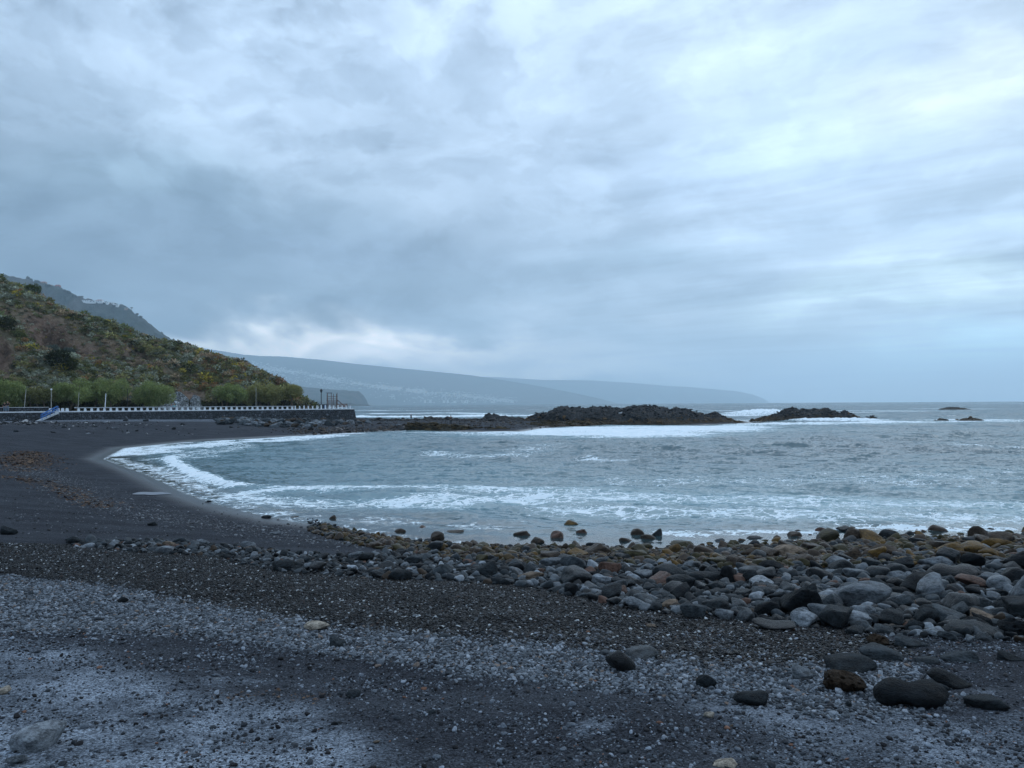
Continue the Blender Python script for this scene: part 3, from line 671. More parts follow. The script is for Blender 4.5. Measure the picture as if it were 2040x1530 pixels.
L = [
 (1245, 1352, 70, 50, 's', 'black', 'wet black boulder standing alone on the dark shingle left of the flat patched stone', 'lone wet black boulder', .4, .38),
 (1283, 1320, 72, 32, 'f', 'grey', 'smooth flat blue grey stone with a pale patch behind the lone wet black boulder', 'flat patched stone', 0, .35),
 (1405, 1376, 44, 30, 's', 'dark grey', 'half buried dark round boulder in the pebbles right of the lone wet black boulder', 'half buried round boulder', 0, .8),
 (1500, 1411, 70, 36, 's', 'dark grey', 'dark rounded boulder nearest the camera in the middle of the right foreground', 'near rounded boulder', .3, .55),
 (1598, 1361, 62, 32, 'a', 'pale grey', 'light grey angular rock between the near rounded boulder and the big blocky brown one', 'light angular rock', .2, .6),
 (1690, 1392, 94, 60, 'p', 'brown', 'big blocky dark brown pitted boulder touching the long peanut shaped one', 'blocky brown boulder', 0, .7),
 (1807, 1407, 146, 42, 'lobe', 'black', 'long black peanut shaped boulder with two rounded lobes in the right foreground', 'peanut shaped boulder', -.12, .62),
 (1775, 1368, 36, 18, 's', 'black', 'small black dome stone behind the long peanut shaped boulder', 'small black dome', 0, .5),
 (1897, 1374, 92, 42, 'wedge', 'black', 'sharp black wedge shaped rock behind the peanut shaped boulder sloping to the right', 'black wedge rock', .1, .55),
 (1872, 1380, 38, 18, 's', 'dark grey', 'small dark rounded stone at the foot of the black wedge rock', 'stone by the wedge', 0, .6),
 (1962, 1415, 84, 30, 's', 'dark grey', 'dark boulder sunk in the sand right of the peanut shaped boulder', 'sand sunk boulder', 0, .6),
 (1700, 1342, 110, 22, 'f', 'dark grey', 'low flat dark slab half buried behind the blocky brown boulder', 'low flat slab', .05, .6),
 (1745, 1318, 100, 16, 'f', 'grey', 'long low grey slab lying flush in the pebbles in front of the boulder field', 'long low grey slab', 0, .6),
 (1840, 1330, 60, 22, 'a', 'grey', 'grey slab tilted out of the sand in front of the pale block', 'tilted grey slab', .4, .6),
 (1925, 1330, 92, 22, 's', 'grey', 'broad grey boulder mostly covered by sand at the right side', 'sand covered boulder', 0, .7),
 (2010, 1325, 60, 24, 'a', 'dark grey', 'dark angular rock in the sand at the right edge of the photo', 'right edge sand rock', 0, .6),
 (1540, 1264, 96, 38, 'saddle', 'black', 'long black saddle shaped boulder at the front edge of the boulder field', 'black saddle boulder', -.1, .42),
 (1718, 1256, 88, 38, 's', 'whitish', 'pale grey lumpy boulder, the lightest large one in the boulder field', 'pale lumpy boulder', 0, .6),
 (1705, 1274, 46, 28, 'a', 'dark grey', 'dark layered rock leaning on the front of the pale lumpy boulder', 'dark layered rock', .5, .5),
 (1742, 1293, 52, 28, 'p', 'brown', 'rough dark brown lava rock at the front edge of the boulder field', 'rough brown lava rock', 0, .9),
 (1808, 1296, 72, 24, 'a', 'grey', 'low grey angular rock at the foot of the pale block', 'low angular rock', .1, .6),
 (1655, 1225, 64, 40, 'a', 'grey', 'blue grey cracked boulder left of the pale lumpy boulder', 'cracked blue grey boulder', .3, .45),
 (1712, 1222, 122, 60, 's', 'pale grey', 'largest pale grey boulder split by a dark groove, in the middle of the boulder field', 'largest split boulder', .25, .55),
 (1862, 1276, 46, 28, 'a', 'whitish', 'small pale block shaped rock in front of the marbled boulder', 'pale block', .3, .6),
 (1935, 1278, 112, 38, 's', 'dark grey', 'large dark grey boulder right of the pale block', 'large dark boulder', .1, .5),
 (1957, 1252, 68, 34, 'a', 'tan', 'tan speckled block shaped rock near the right edge of the boulder field', 'tan speckled block', .1, .7),
 (2015, 1278, 84, 44, 'p', 'black', 'black pitted boulder with a dark hollow at the right edge', 'black hollow boulder', 0, .6),
 (1884, 1254, 88, 44, 'a', 'grey', 'marbled grey and black angular boulder left of the tan speckled block', 'marbled boulder', .5, .5),
 (1950, 1222, 94, 32, 's', 'grey', 'smooth grey oblong boulder behind the tan speckled block', 'smooth oblong boulder', 0, .45),
 (1895, 1162, 102, 38, 'lobe', 'black', 'long smooth black loaf shaped boulder behind the boulder field middle on the right', 'black loaf boulder', -.1, .42),
 (2022, 1184, 66, 52, 's', 'black', 'large black rounded boulder cut by the right edge above the tan block', 'black edge boulder', 0, .45),
 (2018, 1228, 60, 36, 's', 'dark grey', 'dark boulder at the right edge below the large black rounded one', 'lower edge boulder', .2, .5),
 (1630, 1162, 60, 32, 's', 'black', 'black rounded boulder behind the largest split boulder', 'black back boulder', 0, .4),
 (1545, 1228, 56, 36, 's', 'dark grey', 'dark round dome shaped boulder above the black saddle boulder', 'round dome boulder', 0, .6),
 (1383, 1240, 56, 36, 's', 'grey', 'rounded blue grey boulder at the front edge left of the saddle boulder', 'rounded front boulder', 0, .6),
 (1272, 1224, 62, 32, 's', 'pale grey', 'smooth pale grey oval boulder at the front edge of the boulder field', 'pale oval boulder', 0, .5),
 (1336, 1222, 54, 34, 's', 'tan', 'pinkish tan boulder between the pale oval boulder and the rounded front one', 'pinkish boulder', .2, .65),
 (1456, 1170, 44, 42, 'a', 'black', 'tall pointed black rock standing up in the middle of the boulder field', 'pointed black rock', .3, .45),
 (1400, 1166, 72, 24, 's', 'dark grey', 'long low dark boulder left of the pointed black rock', 'long low boulder', 0, .5),
 (1420, 1226, 70, 34, 'a', 'dark grey', 'dark jagged rock between the rounded front boulder and the round dome boulder', 'dark jagged rock', .6, .5),
 (1056, 1166, 62, 30, 'a', 'tan', 'light tan angular rock in the left half of the boulder field', 'light tan rock', .2, .65),
 (974, 1160, 70, 38, 's', 'dark grey', 'large dark grey pitted boulder left of the light tan rock', 'large pitted boulder', .1, .6),
 (882, 1156, 56, 30, 'a', 'grey', 'grey angular boulder left of the large pitted boulder', 'grey angular boulder', .1, .6),
 (797, 1164, 48, 28, 's', 'dark grey', 'dark grey smooth boulder at the front edge of the left boulders', 'dark smooth boulder', 0, .5),
 (568, 1143, 68, 28, 'f', 'dark grey', 'flat dark grey boulder in the thin left tail of the boulder field', 'flat tail boulder', 0, .55),
 (712, 1125, 42, 28, 's', 'pale grey', 'pale grey rounded boulder on the sand edge behind the left boulders', 'pale sand edge boulder', 0, .6),
 (1027, 1140, 40, 26, 'a', 'grey', 'grey ridged rock behind the light tan rock', 'grey ridged rock', .9, .6),
 (145, 1090, 30, 22, 's', 'dark grey', 'dark round boulder near the left end of the boulder tail', 'dark round tail boulder', 0, .7),
 (192, 1095, 38, 18, 's', 'grey', 'grey flat stone right of the dark round tail boulder', 'grey tail stone', 0, .6),
 (335, 1093, 28, 16, 's', 'tan', 'brownish tan stone in the middle of the boulder tail', 'tan tail stone', 0, .6),
 (408, 1091, 32, 16, 's', 'pale grey', 'pale grey rounded stone on top of the boulder tail', 'pale tail stone', 0, .6),
 (497, 1098, 34, 20, 'a', 'pale grey', 'pale pointed rock at the right of the boulder tail', 'pale pointed rock', 0, .6),
 (867, 1086, 38, 26, 's', 'brown', 'brown rounded boulder at the water edge above the mossy stones', 'brown water edge boulder', 0, .4),
 (1340, 1110, 36, 26, 'a', 'ochre', 'wet ochre brown boulder standing in the shallow pool', 'ochre pool boulder', .2, .35),
 (1187, 1103, 40, 22, 's', 'black', 'black wet boulder at the edge of the shallow pool', 'black pool boulder', 0, .35),
 (1143, 1050, 38, 13, 's', 'ochre', 'brown flat topped rock farthest out in the water', 'outer water rock', 0, .4),
 (1039, 1070, 34, 14, 's', 'brown', 'brown low rock in the shallows left of the pair', 'low shallow rock', 0, .4),
 (1105, 1075, 34, 17, 's', 'reddish brown', 'reddish brown round rock standing in the shallows', 'red shallow rock', 0, .35),
 (1076, 1084, 36, 13, 's', 'brown', 'brown spread out rock just in front of the reddish brown round rock', 'spread brown rock', 0, .4),
 (1158, 1065, 22, 12, 's', 'reddish brown', 'small dark red rock in the water right of the reddish round one', 'small red rock', 0, .4),
 (1268, 1068, 28, 15, 's', 'brown', 'dark brown rock at the left of the cluster in the water', 'cluster left rock', 0, .35),
 (1312, 1070, 28, 15, 's', 'black', 'black rock at the right of the cluster in the water', 'cluster right rock', 0, .35),
 (1290, 1075, 34, 12, 's', 'brown', 'low brown rock in the middle of the cluster in the water', 'cluster middle rock', .3, .4),
 (1245, 1080, 28, 10, 's', 'brown', 'small flat brown rock in calm water in front of the cluster', 'flat calm water rock', 0, .35),
 (752, 1076, 22, 15, 's', 'ochre', 'ochre tinted boulder at the tip of the mossy stones on the left shore', 'ochre tip boulder', 0, .4),
 (796, 1062, 24, 9, 's', 'brown', 'low brown rock in the foam left of the darker red one', 'foam rock', 0, .4),
 (841, 1054, 18, 8, 's', 'reddish brown', 'small dark red rock in the foamy shallows on the left', 'small foam rock', 0, .4),
 (906, 1062, 38, 7, 's', 'brown', 'low brown rock nearly awash left of the outer rocks', 'awash rock', 0, .4),
 (664, 1035, 14, 8, 'a', 'brown', 'small pointed rock in the foam near the left shore', 'pointed foam rock', 0, .4),
 (1478, 1051, 16, 6, 's', 'reddish brown', 'small reddish rock awash in the middle of the surf', 'mid surf rock', 0, .4),
 (1563, 1056, 18, 5, 's', 'reddish brown', 'low reddish rock awash right of the mid surf one', 'low surf rock', 0, .4),
 (1642, 1062, 30, 11, 'a', 'reddish brown', 'pointed reddish rock in the surf left of the right hand boulders', 'pointed surf rock', 0, .4),
 (1955, 1077, 46, 28, 'a', 'brown', 'tall brown block rising above the surf line at the right', 'tall surf block', .3, .45),
 (1710, 1079, 52, 26, 's', 'brown', 'brown domed boulder at the surf line above the split boulder', 'surf line dome', 0, .45),
 (1770, 1074, 36, 18, 's', 'dark grey', 'dark boulder with a pale top at the surf line', 'pale topped boulder', 0, .45),
 (1828, 1092, 34, 20, 's', 'dark grey', 'dark rounded boulder at the surf line left of the tall block', 'surf line boulder', 0, .45),
 (1985, 1100, 56, 26, 's', 'ochre', 'large ochre brown rounded boulder under the tall surf block', 'large ochre boulder', 0, .5),
 (1760, 1120, 70, 36, 's', 'brown', 'big brown grey sloping boulder behind the long row of ochre stones', 'big sloping boulder', .2, .6),
 (1700, 1128, 62, 32, 's', 'brown', 'brown rounded boulder left of the big sloping boulder', 'brown rounded boulder', 0, .6),
 (1898, 1130, 84, 38, 'a', 'brown', 'wide brown grey boulder behind the black loaf boulder', 'wide brown boulder', .2, .6),
 (1570, 1120, 74, 34, 's', 'tan', 'tan grey broad boulder among the ochre stones', 'broad tan boulder', .1, .6),
 (1495, 1118, 48, 24, 'a', 'brown', 'brown faceted boulder left of the broad tan boulder', 'brown faceted boulder', .1, .6),
 (628, 1259, 54, 22, 's', 'cream', 'cream coloured oval stone lying alone on the shingle', 'cream oval stone', 0, .75),
 (669, 1301, 42, 32, 'a', 'grey', 'purple grey pointed rock just below the cream oval stone', 'purple grey rock', .3, .7),
 (78, 1502, 108, 62, 'a', 'whitish', 'large pale angular rock in the bottom left corner', 'large corner rock', .2, .75),
 (38, 1522, 46, 20, 's', 'pale grey', 'small rounded pale stone in front of the large corner rock', 'stone by the corner rock', 0, .7),
 (240, 1209, 28, 17, 'a', 'black', 'small black rock on the grey pebbles at the left', 'small black rock', 0, .6),
 (1448, 1536, 52, 24, 'a', 'cream', 'cream angular stone at the bottom edge of the photo', 'bottom cream stone', .2, .8),
 (703, 1396, 30, 21, 's', 'grey', 'smooth round grey cobble alone on the dark sand', 'round grey cobble', 0, .5),
 (14, 1070, 34, 20, 'a', 'dark grey', 'dark angular boulder at the left edge above the boulder tail', 'left edge boulder', 0, .7),
 (304, 1050, 18, 10, 'a', 'dark grey', 'small dark rock alone on the smooth sand', 'lone sand rock', 0, .8),
 (416, 1002, 14, 5, 'a', 'black', 'small black rock on the wet sand by the waterline', 'wet sand rock', 0, .5),
 (530, 1034, 22, 7, 's', 'dark grey', 'flat dark rock in the wet sand left of its paler neighbour', 'flat wet sand rock', 0, .5),
 (586, 1036, 20, 8, 's', 'brown', 'small brown rock at the wet sand edge where the foam ends', 'foam end rock', 0, .4),
 (548, 1067, 24, 8, 's', 'pale grey', 'flat pale stone on the smooth sand below the foam', 'flat pale sand stone', 0, .6),
]
for e in L: mark(*e)
# remaining boulders, packed into the field
def in_poly(x, y, poly): return signed_dist(np.array([x]), np.array([y]), poly)[0] > -.1
bb = Z_BOULD; rgb_ = random.Random(5)
minx, maxx, miny, maxy = bb[:, 0].min(), min(bb[:, 0].max(), 20), bb[:, 1].min(), bb[:, 1].max()
cand = []
NB = 300 - len(BOULD)
for k in range(60000):
    x = rgb_.uniform(minx, maxx); y = rgb_.uniform(miny, maxy)
    cand.append((x, y))
C = np.array(cand); ins = signed_dist(C[:, 0], C[:, 1], bb) > 0; C = C[ins]
auto = []
cell = BOULD[:]
def size_at(x, y):
    px_, py_ = proj((x, y, gz(x, y)))
    s = .102 + .105 * sst(np.float64(px_), 500, 1600)
    return float(s)
SZ = np.array([size_at(x, y) for x, y in C[:12000]])
for (x, y), s0 in zip(C[:12000], SZ):
    r = s0 * (rgb_.lognormvariate(0, .30) * (1.25 if len(auto) < 240 else .70))
    arr = np.array(cell); dd = np.hypot(arr[:, 0] - x, arr[:, 1] - y)
    if (dd > .74 * (arr[:, 2] + r)).all():
        cell.append((x, y, r)); auto.append((x, y, r))
auto.sort(key=lambda q: -q[2] / math.hypot(q[0], q[1]))
vis = [q for q in auto if -30 < proj((q[0], q[1], 1.5))[0] < 2070]
keepb = set(vis[:NB]); rest = [q for q in auto if q not in keepb]
used = {}
mossy = lambda x, y: float(zmask(np.array([x]), np.array([y]), Z_MOSS, .3)[0])
ORD = ['', 'second ', 'third ', 'fourth ', 'fifth ', 'sixth ', 'seventh ', 'eighth ', 'ninth ', 'tenth ']
def auto_col(x, y, rg):
    ms = mossy(x, y)
    if rg.random() < ms * .85: return rg.choice(['ochre', 'brown', 'brown', 'olive', 'brown', 'olive', 'dark grey'])
    return rg.choice(['dark grey', 'dark grey', 'black', 'grey', 'grey', 'dark grey', 'black', 'grey', 'pale grey', 'pale grey', 'dark grey', 'reddish brown', 'whitish', 'pale grey'] if rg.random() < .6 else ['grey', 'dark grey', 'black'])
lmarr = np.array([(a, b) for a, b, c in LM])
todo = []
for (x, y, r) in vis[:NB]:
    ang_ = rgb_.random() < .55; colr = auto_col(x, y, rgb_); asp = rgb_.uniform(.7, 1.0); hz2 = r * rgb_.uniform(.42, .70)
    P = (x, y, gz(x, y)); ppx, ppy = map(float, proj(P)); ppy -= 8
    dd = np.hypot(lmarr[:, 0] - ppx, (lmarr[:, 1] - ppy) * 1.6); j = int(dd.argmin()); ddx, ddy = ppx - lmarr[j, 0], ppy - lmarr[j, 1]
    rel = ('right of' if ddx > 0 else 'left of') if abs(ddx) > 1.3 * abs(ddy) else ('behind' if ddy < 0 else 'in front of')
    D = math.hypot(x, y); wpx = 2 * r / D * F_PX; siz = 'small' if wpx < 26 else ('medium' if wpx < 46 else 'large')
    todo.append((float(dd[j]), x, y, r, ang_, colr, asp, hz2, siz, rel, LM[j][2]))
todo.sort(key=lambda q: q[0])
for (dj, x, y, r, ang_, colr, asp, hz2, siz, rel, short) in todo:
    key = (siz, colr, ang_, rel, short); n_ = used.get(key, 0); used[key] = n_ + 1
    lab = '%s%s %s %s boulder %s the %s' % (ORD[min(n_, 9)], siz, colr, 'angular' if ang_ else 'rounded', rel, short)
    if n_: lab += ', counting outward'
    ms = mossy(x, y)
    place('boulder', 'boulder', rgb_.choice(ANGS if ang_ else SMOOTHS), x, y, gz(x, y) + hz2 * rgb_.uniform(.35, .8) + (.05 if r > .2 else 0), r * 1.08, r * asp, hz2, rgb_.uniform(0, 6.28), colr,
          .42 if ms > .5 else rgb_.uniform(.34, .62), lab, 'boulders of the boulder field', (rgb_.uniform(-.25, .25), rgb_.uniform(-.25, .25)))

# ------------------------------------------------------------------ things nobody could count: instanced stones
def stuff_mat(name, rough=.6, bs=.5, scale=9., spec=.5):
    m_, nt = new_mat(name); P = nt.obj(); t = nt.attr('tint', 'INSTANCER', 'Color'); ro = nt.attr('tint', 'INSTANCER', 'Alpha')
    n1 = nt.noise(P, 2.0, 5, .6); f = nt.ramp(n1, .3, .7, .7, 1.35); c = nt.mix(1.0, t, nt.xyz(f, f, f), 'MULTIPLY')
    finish(nt, pbsdf(nt, c, ro, bump(nt, nt.noise(P, scale, 4, .65), bs, .05), spec)); return m_
def scatter(name, protos, P, rot, scl, tint, label, kindv='stuff'):
    n = len(P); me = bpy.data.meshes.new(name); me.vertices.add(n); me.vertices.foreach_set('co', np.asarray(P, np.float32).ravel())
    for an, ty, fld, arr in (('rot', 'FLOAT_VECTOR', 'vector', rot), ('scl', 'FLOAT_VECTOR', 'vector', scl), ('tint', 'FLOAT_COLOR', 'color', tint)):
        at = me.attributes.new(an, ty, 'POINT'); at.data.foreach_set(fld, np.asarray(arr, np.float32).ravel())
    at = me.attributes.new('pick', 'INT', 'POINT'); at.data.foreach_set('value', np.random.RandomState(n).randint(0, len(protos), n).astype(np.int32))
    o = link(name, me); co = bpy.data.collections.new(name + '_shapes')
    for p in protos: co.objects.link(bpy.data.objects.new(name + '_shape', p))
    tr = bpy.data.node_groups.new(name, 'GeometryNodeTree')
    tr.interface.new_socket('Geometry', in_out='INPUT', socket_type='NodeSocketGeometry'); tr.interface.new_socket('Geometry', in_out='OUTPUT', socket_type='NodeSocketGeometry')
    N = tr.nodes; gi = N.new('NodeGroupInput'); go = N.new('NodeGroupOutput'); ip = N.new('GeometryNodeInstanceOnPoints'); ci = N.new('GeometryNodeCollectionInfo')
    ci.inputs['Collection'].default_value = co; ci.inputs['Separate Children'].default_value = True; ci.inputs['Reset Children'].default_value = True
    def na(nm, ty):
        q = N.new('GeometryNodeInputNamedAttribute'); q.data_type = ty; q.inputs['Name'].default_value = nm; return [s for s in q.outputs if s.enabled][0]
    er = N.new('FunctionNodeEulerToRotation')
    tr.links.new(gi.outputs[0], ip.inputs['Points']); tr.links.new(ci.outputs[0], ip.inputs['Instance']); ip.inputs['Pick Instance'].default_value = True
    tr.links.new(na('pick', 'INT'), ip.inputs['Instance Index']); tr.links.new(na('rot', 'FLOAT_VECTOR'), er.inputs[0]); tr.links.new(er.outputs[0], ip.inputs['Rotation'])
    tr.links.new(na('scl', 'FLOAT_VECTOR'), ip.inputs['Scale']); tr.links.new(ip.outputs[0], go.inputs[0])
    md = o.modifiers.new('scatter', 'NODES'); md.node_group = tr
    tag(o, label, kind=kindv); return o
M_PEB = stuff_mat('shingle_stone', bs=.3, spec=.14)
PEB = [mesh_np('pebble_shape', *rock_shape(400 + i, 2, 3.6 + i % 4, 9, .02), [M_PEB]) for i in range(10)]
M_SHI = stuff_mat('wet_shingle', bs=.3, spec=.12)
SHI = [mesh_np('shingle_shape', *rock_shape(440 + i, 2, 3.6 + i % 4, 9, .02), [M_SHI]) for i in range(10)]
COB = [mesh_np('cobble_shape', *rock_shape(420 + i, 3, 4 + (i % 5) * 1.8, 9, .03), [M_PEB]) for i in range(10)]
def tints(n, rg, cols, probs, alpha=(.4, .8), vj=.25):
    idx = rg.choice(len(cols), n, p=np.array(probs) / sum(probs)); c = np.array(cols)[idx] * rg.uniform(1 - vj, 1 + vj, (n, 1))
    return np.concatenate([c, rg.uniform(alpha[0], alpha[1], (n, 1))], 1)
def pt_in(poly, dens, rg, soft=.3, fmin=0.0):
    mn, mx = poly.min(0) - soft, poly.max(0) + soft; n = int(dens * np.prod(mx - mn)); x = rg.uniform(mn[0], mx[0], n); y = rg.uniform(mn[1], mx[1], n)
    m = sst(signed_dist(x, y, poly), -soft, soft * .6)
    pxx, pyy = proj(np.stack([x, y, np.full(n, 2.)], 1)); k = (rg.rand(n) < m) & (y > 1.5) & (pxx > -170) & (pxx < 2210)
    return x[k], y[k]
def stone_field(name, label, polydens, seed, size, cols, probs, alpha, protos, lift=.3, flat=(.45, .75), mod=None):
    rg = np.random.RandomState(seed); X = []; Y_ = []
    for poly, dens, soft in polydens:
        a, b = pt_in(poly, dens, rg, soft); X.append(a); Y_.append(b)
    x = np.concatenate(X); y = np.concatenate(Y_)
    if mod is not None: k = rg.rand(len(x)) < mod(x, y); x, y = x[k], y[k]
    n = len(x); r = size[0] * np.exp(rg.normal(0, size[1], n)); r = np.clip(r, size[0] * .45, size[2])
    sdl = signed_dist(x, y, LAND); z = ground_base(x, y, sdl) + relief(x, y, np.hypot(x, y)) * sst(sdl, 3, 16) * (1 - .5 * zmask(x, y, Z_BOULD, .5))
    s = np.stack([r, r * rg.uniform(.65, .95, n), r * rg.uniform(*flat, n)], 1)
    rot = np.stack([rg.normal(0, .22, n), rg.normal(0, .22, n), rg.uniform(0, 6.28, n)], 1)
    P = np.stack([x, y, z + s[:, 2] * rg.uniform(lift - .25, lift + .35, n)], 1)
    print(name, n); return scatter(name, protos, P, rot, s, tints(n, rg, cols, probs, alpha), label)
SH_COL = [(.003, .0033, .0036), (.007, .0075, .008), (.020, .021, .024), (.10, .11, .122), (.028, .016, .012), (.36, .38, .39)]
stone_field('shingle', 'band of small wet black shingle in front of the boulders', [(Z_BLACK, 1500, .35)], 11, (.0165, .34, .05), SH_COL, (38, 30, 12, 5, 2, 1.8), (.25, .55), SHI)
stone_field('pebbles', 'scattered dry blue grey pebbles on dark sand', [(Z_GREY, 1500, .45)], 12, (.0165, .36, .055), [(.050, .057, .065), (.10, .114, .13), (.175, .195, .22), (.27, .29, .32), (.028, .03, .034), (.15, .115, .095)], (22, 30, 22, 4, 16, 3), (.6, .9), PEB)
NEAR = zone([(-500, 1240), (1000, 1260), (2500, 1200), (2700, 1750), (1020, 1750), (-900, 1750)])
stone_field('gravel', 'loose fine gravel and grit spread over the dark sand', [(NEAR, 900, .3)], 13, (.0080, .55, .034), [(.035, .04, .047), (.10, .115, .135), (.20, .225, .26), (.22, .24, .27), (.014, .014, .016), (.15, .08, .055)], (26, 30, 17, 1.6, 22, 1.2), (.55, .9), PEB,
            mod=lambda x, y: .30 + .7 * sst(fbm(x * 1.4, y * 1.4, seed=501, o=3), .42, .62))
stone_field('cobbles', 'small cobbles filling the gaps between the boulders', [(Z_BOULD, 42, .25)], 14, (.060, .38, .15), [PAL['dark grey'], PAL['grey'], PAL['black'], PAL['pale grey'], PAL['brown'], PAL['whitish']], (26, 24, 22, 12, 8, 2), (.45, .75), COB, lift=.5, mod=lambda x, y: 1 - .95 * sst(signed_dist(x, y, Z_MOSS), -.4, .2))
stone_field('mossy_cobbles', 'small ochre and olive stones at the water edge', [(Z_MOSS, 30, .2)], 15, (.105, .30, .2), [(.055, .034, .011), PAL['olive'], PAL['brown'], PAL['dark grey']], (22, 26, 36, 18), (.32, .5), COB, lift=.5,
            mod=lambda x, y: sst(signed_dist(x, y, LAND), -2.2, .6))
if rest:
    rg = np.random.RandomState(3); A = np.array(rest); n = len(A)
    tn = np.array([list(PAL[auto_col(a, b, rgb_)]) + [.6] for a, b, c in rest])
    s = np.stack([A[:, 2] * 1.05, A[:, 2] * .85, A[:, 2] * .65], 1)
    P = np.stack([A[:, 0], A[:, 1], ground_base(A[:, 0], A[:, 1]) + s[:, 2] * .55], 1); print('rest boulders', n)
    scatter('boulder_field', COB, P, np.stack([rg.normal(0, .2, n), rg.normal(0, .2, n), rg.uniform(0, 6.28, n)], 1), s, tn, 'remaining small boulders of the boulder field')
# gravel streaks on the left sand
def strip(name, label, pts, wid, n, seed, size, cols, probs, protos, alpha=(.5, .8), lift=.2):
    rg = np.random.RandomState(seed); q = np.array([W(a, b)[:2] for a, b in pts]); seg = np.linalg.norm(np.diff(q, axis=0), axis=1); cum = np.append(0, np.cumsum(seg)); t = rg.uniform(0, cum[-1], n)
    x = np.interp(t, cum, q[:, 0]) + rg.normal(0, wid, n); y = np.interp(t, cum, q[:, 1]) + rg.normal(0, wid, n)
    r = size[0] * np.exp(rg.normal(0, size[1], n)); z = ground_base(x, y); s = np.stack([r, r * .8, r * .5], 1)
    scatter(name, protos, np.stack([x, y, z + s[:, 2] * lift], 1), np.stack([rg.normal(0, .2, n), rg.normal(0, .2, n), rg.uniform(0, 6.28, n)], 1), s, tints(n, rg, cols, probs, alpha), label)
strip('beach_gravel', 'streaks of grey gravel across the smooth left sand', [(40, 930), (130, 965), (200, 1000), (330, 1030), (500, 1055), (640, 1075), (760, 1090)], .9, 6500, 21, (.028, .4), [(.09, .095, .105), (.05, .05, .055), (.16, .17, .18)], (3, 3, 1), PEB)
strip('pebble_scatter', 'pale pebbles scattered over the left sand', [(-50, 1000), (150, 1010), (300, 1060), (450, 1080)], 3.0, 1500, 22, (.022, .4), [(.09, .095, .105), (.18, .19, .2), (.03, .03, .03)], (3, 1, 3), PEB)
strip('upper_beach_stones', 'small stones strewn over the upper beach by the sea wall', [(-60, 845), (100, 842), (200, 850), (300, 856)], 6.0, 700, 23, (.10, .5), [(.02, .02, .02), (.09, .09, .1), (.28, .28, .28)], (6, 3, 1), COB, lift=.5)
strip('spit_stones', 'brown and dark stones strewn along the water side of the gravel spit', [(600, 862), (700, 857), (760, 855), (830, 851), (900, 851)], 2.2, 900, 24, (.16, .5), [(.03, .024, .02), (.07, .05, .035), (.02, .02, .022), (.14, .13, .125)], (4, 3, 3, 1), COB, lift=.5)
strip('spit_rubble', 'low rubble along the seaward crest of the gravel spit', [(715, 838), (780, 837), (860, 836), (960, 837), (1050, 838)], 4.0, 900, 25, (.22, .5), [(.03, .026, .024), (.05, .042, .035), (.018, .018, .02)], (4, 2, 4), COB, lift=.5)
strip('spit_gravel', 'stones scattered over the reddish gravel spit', [(660, 852), (800, 846), (950, 844), (1080, 844)], 9.0, 1400, 26, (.11, .5), [(.035, .028, .025), (.06, .048, .04), (.12, .11, .10)], (4, 3, 1), COB, lift=.5)
M_WEED, ntw = new_mat('seaweed')
finish(ntw, pbsdf(ntw, ntw.attr('tint', 'INSTANCER', 'Color'), .8))
def flake(seed):
    rg = np.random.RandomState(seed); V = []; Fq = []
    for k in range(7):
        a = rg.uniform(0, 6.28); p = rg.normal(0, .5, 3) * (1, 1, .25); d1 = np.array([math.cos(a), math.sin(a), rg.normal(0, .3)]); d2 = np.array([-d1[1], d1[0], rg.normal(0, .4)]) * .3
        b = len(V); V += [p - d1 - d2, p + d1 - d2, p + d1 + d2, p - d1 + d2]; Fq.append([b, b + 1, b + 2, b + 3])
    return np.array(V), np.array(Fq)
WEEDS = [mesh_np('weed_shape', *flake(i), [M_WEED], False) for i in range(5)]
WC = [(.085, .042, .020), (.05, .028, .015), (.12, .065, .03)]
def weed(name, label, pts, wid, n, seed, size):
    strip(name, label, pts, wid, n, seed, (size, .4), WC, (4, 3, 2), WEEDS, lift=.3)
weed('seaweed', 'rusty brown seaweed drift washed up on the left sand', [(5, 925), (60, 900), (75, 912), (50, 935), (10, 938)], .9, 2600, 31, .045)
weed('seaweed_line', 'thin rusty line of seaweed curving towards the boulders', [(20, 948), (80, 962), (125, 972), (180, 998), (200, 1010)], .45, 800, 32, .04)
weed('foreground_seaweed', 'dark seaweed scraps on the sand in front', [(0, 1310), (35, 1306), (70, 1318), (100, 1322)], .06, 120, 33, .010)
weed('foreground_weed_line', 'broken line of dark seaweed scraps on the near sand', [(330, 1372), (385, 1385), (400, 1379), (470, 1388), (560, 1380), (610, 1390), (660, 1386)], .09, 130, 34, .008)
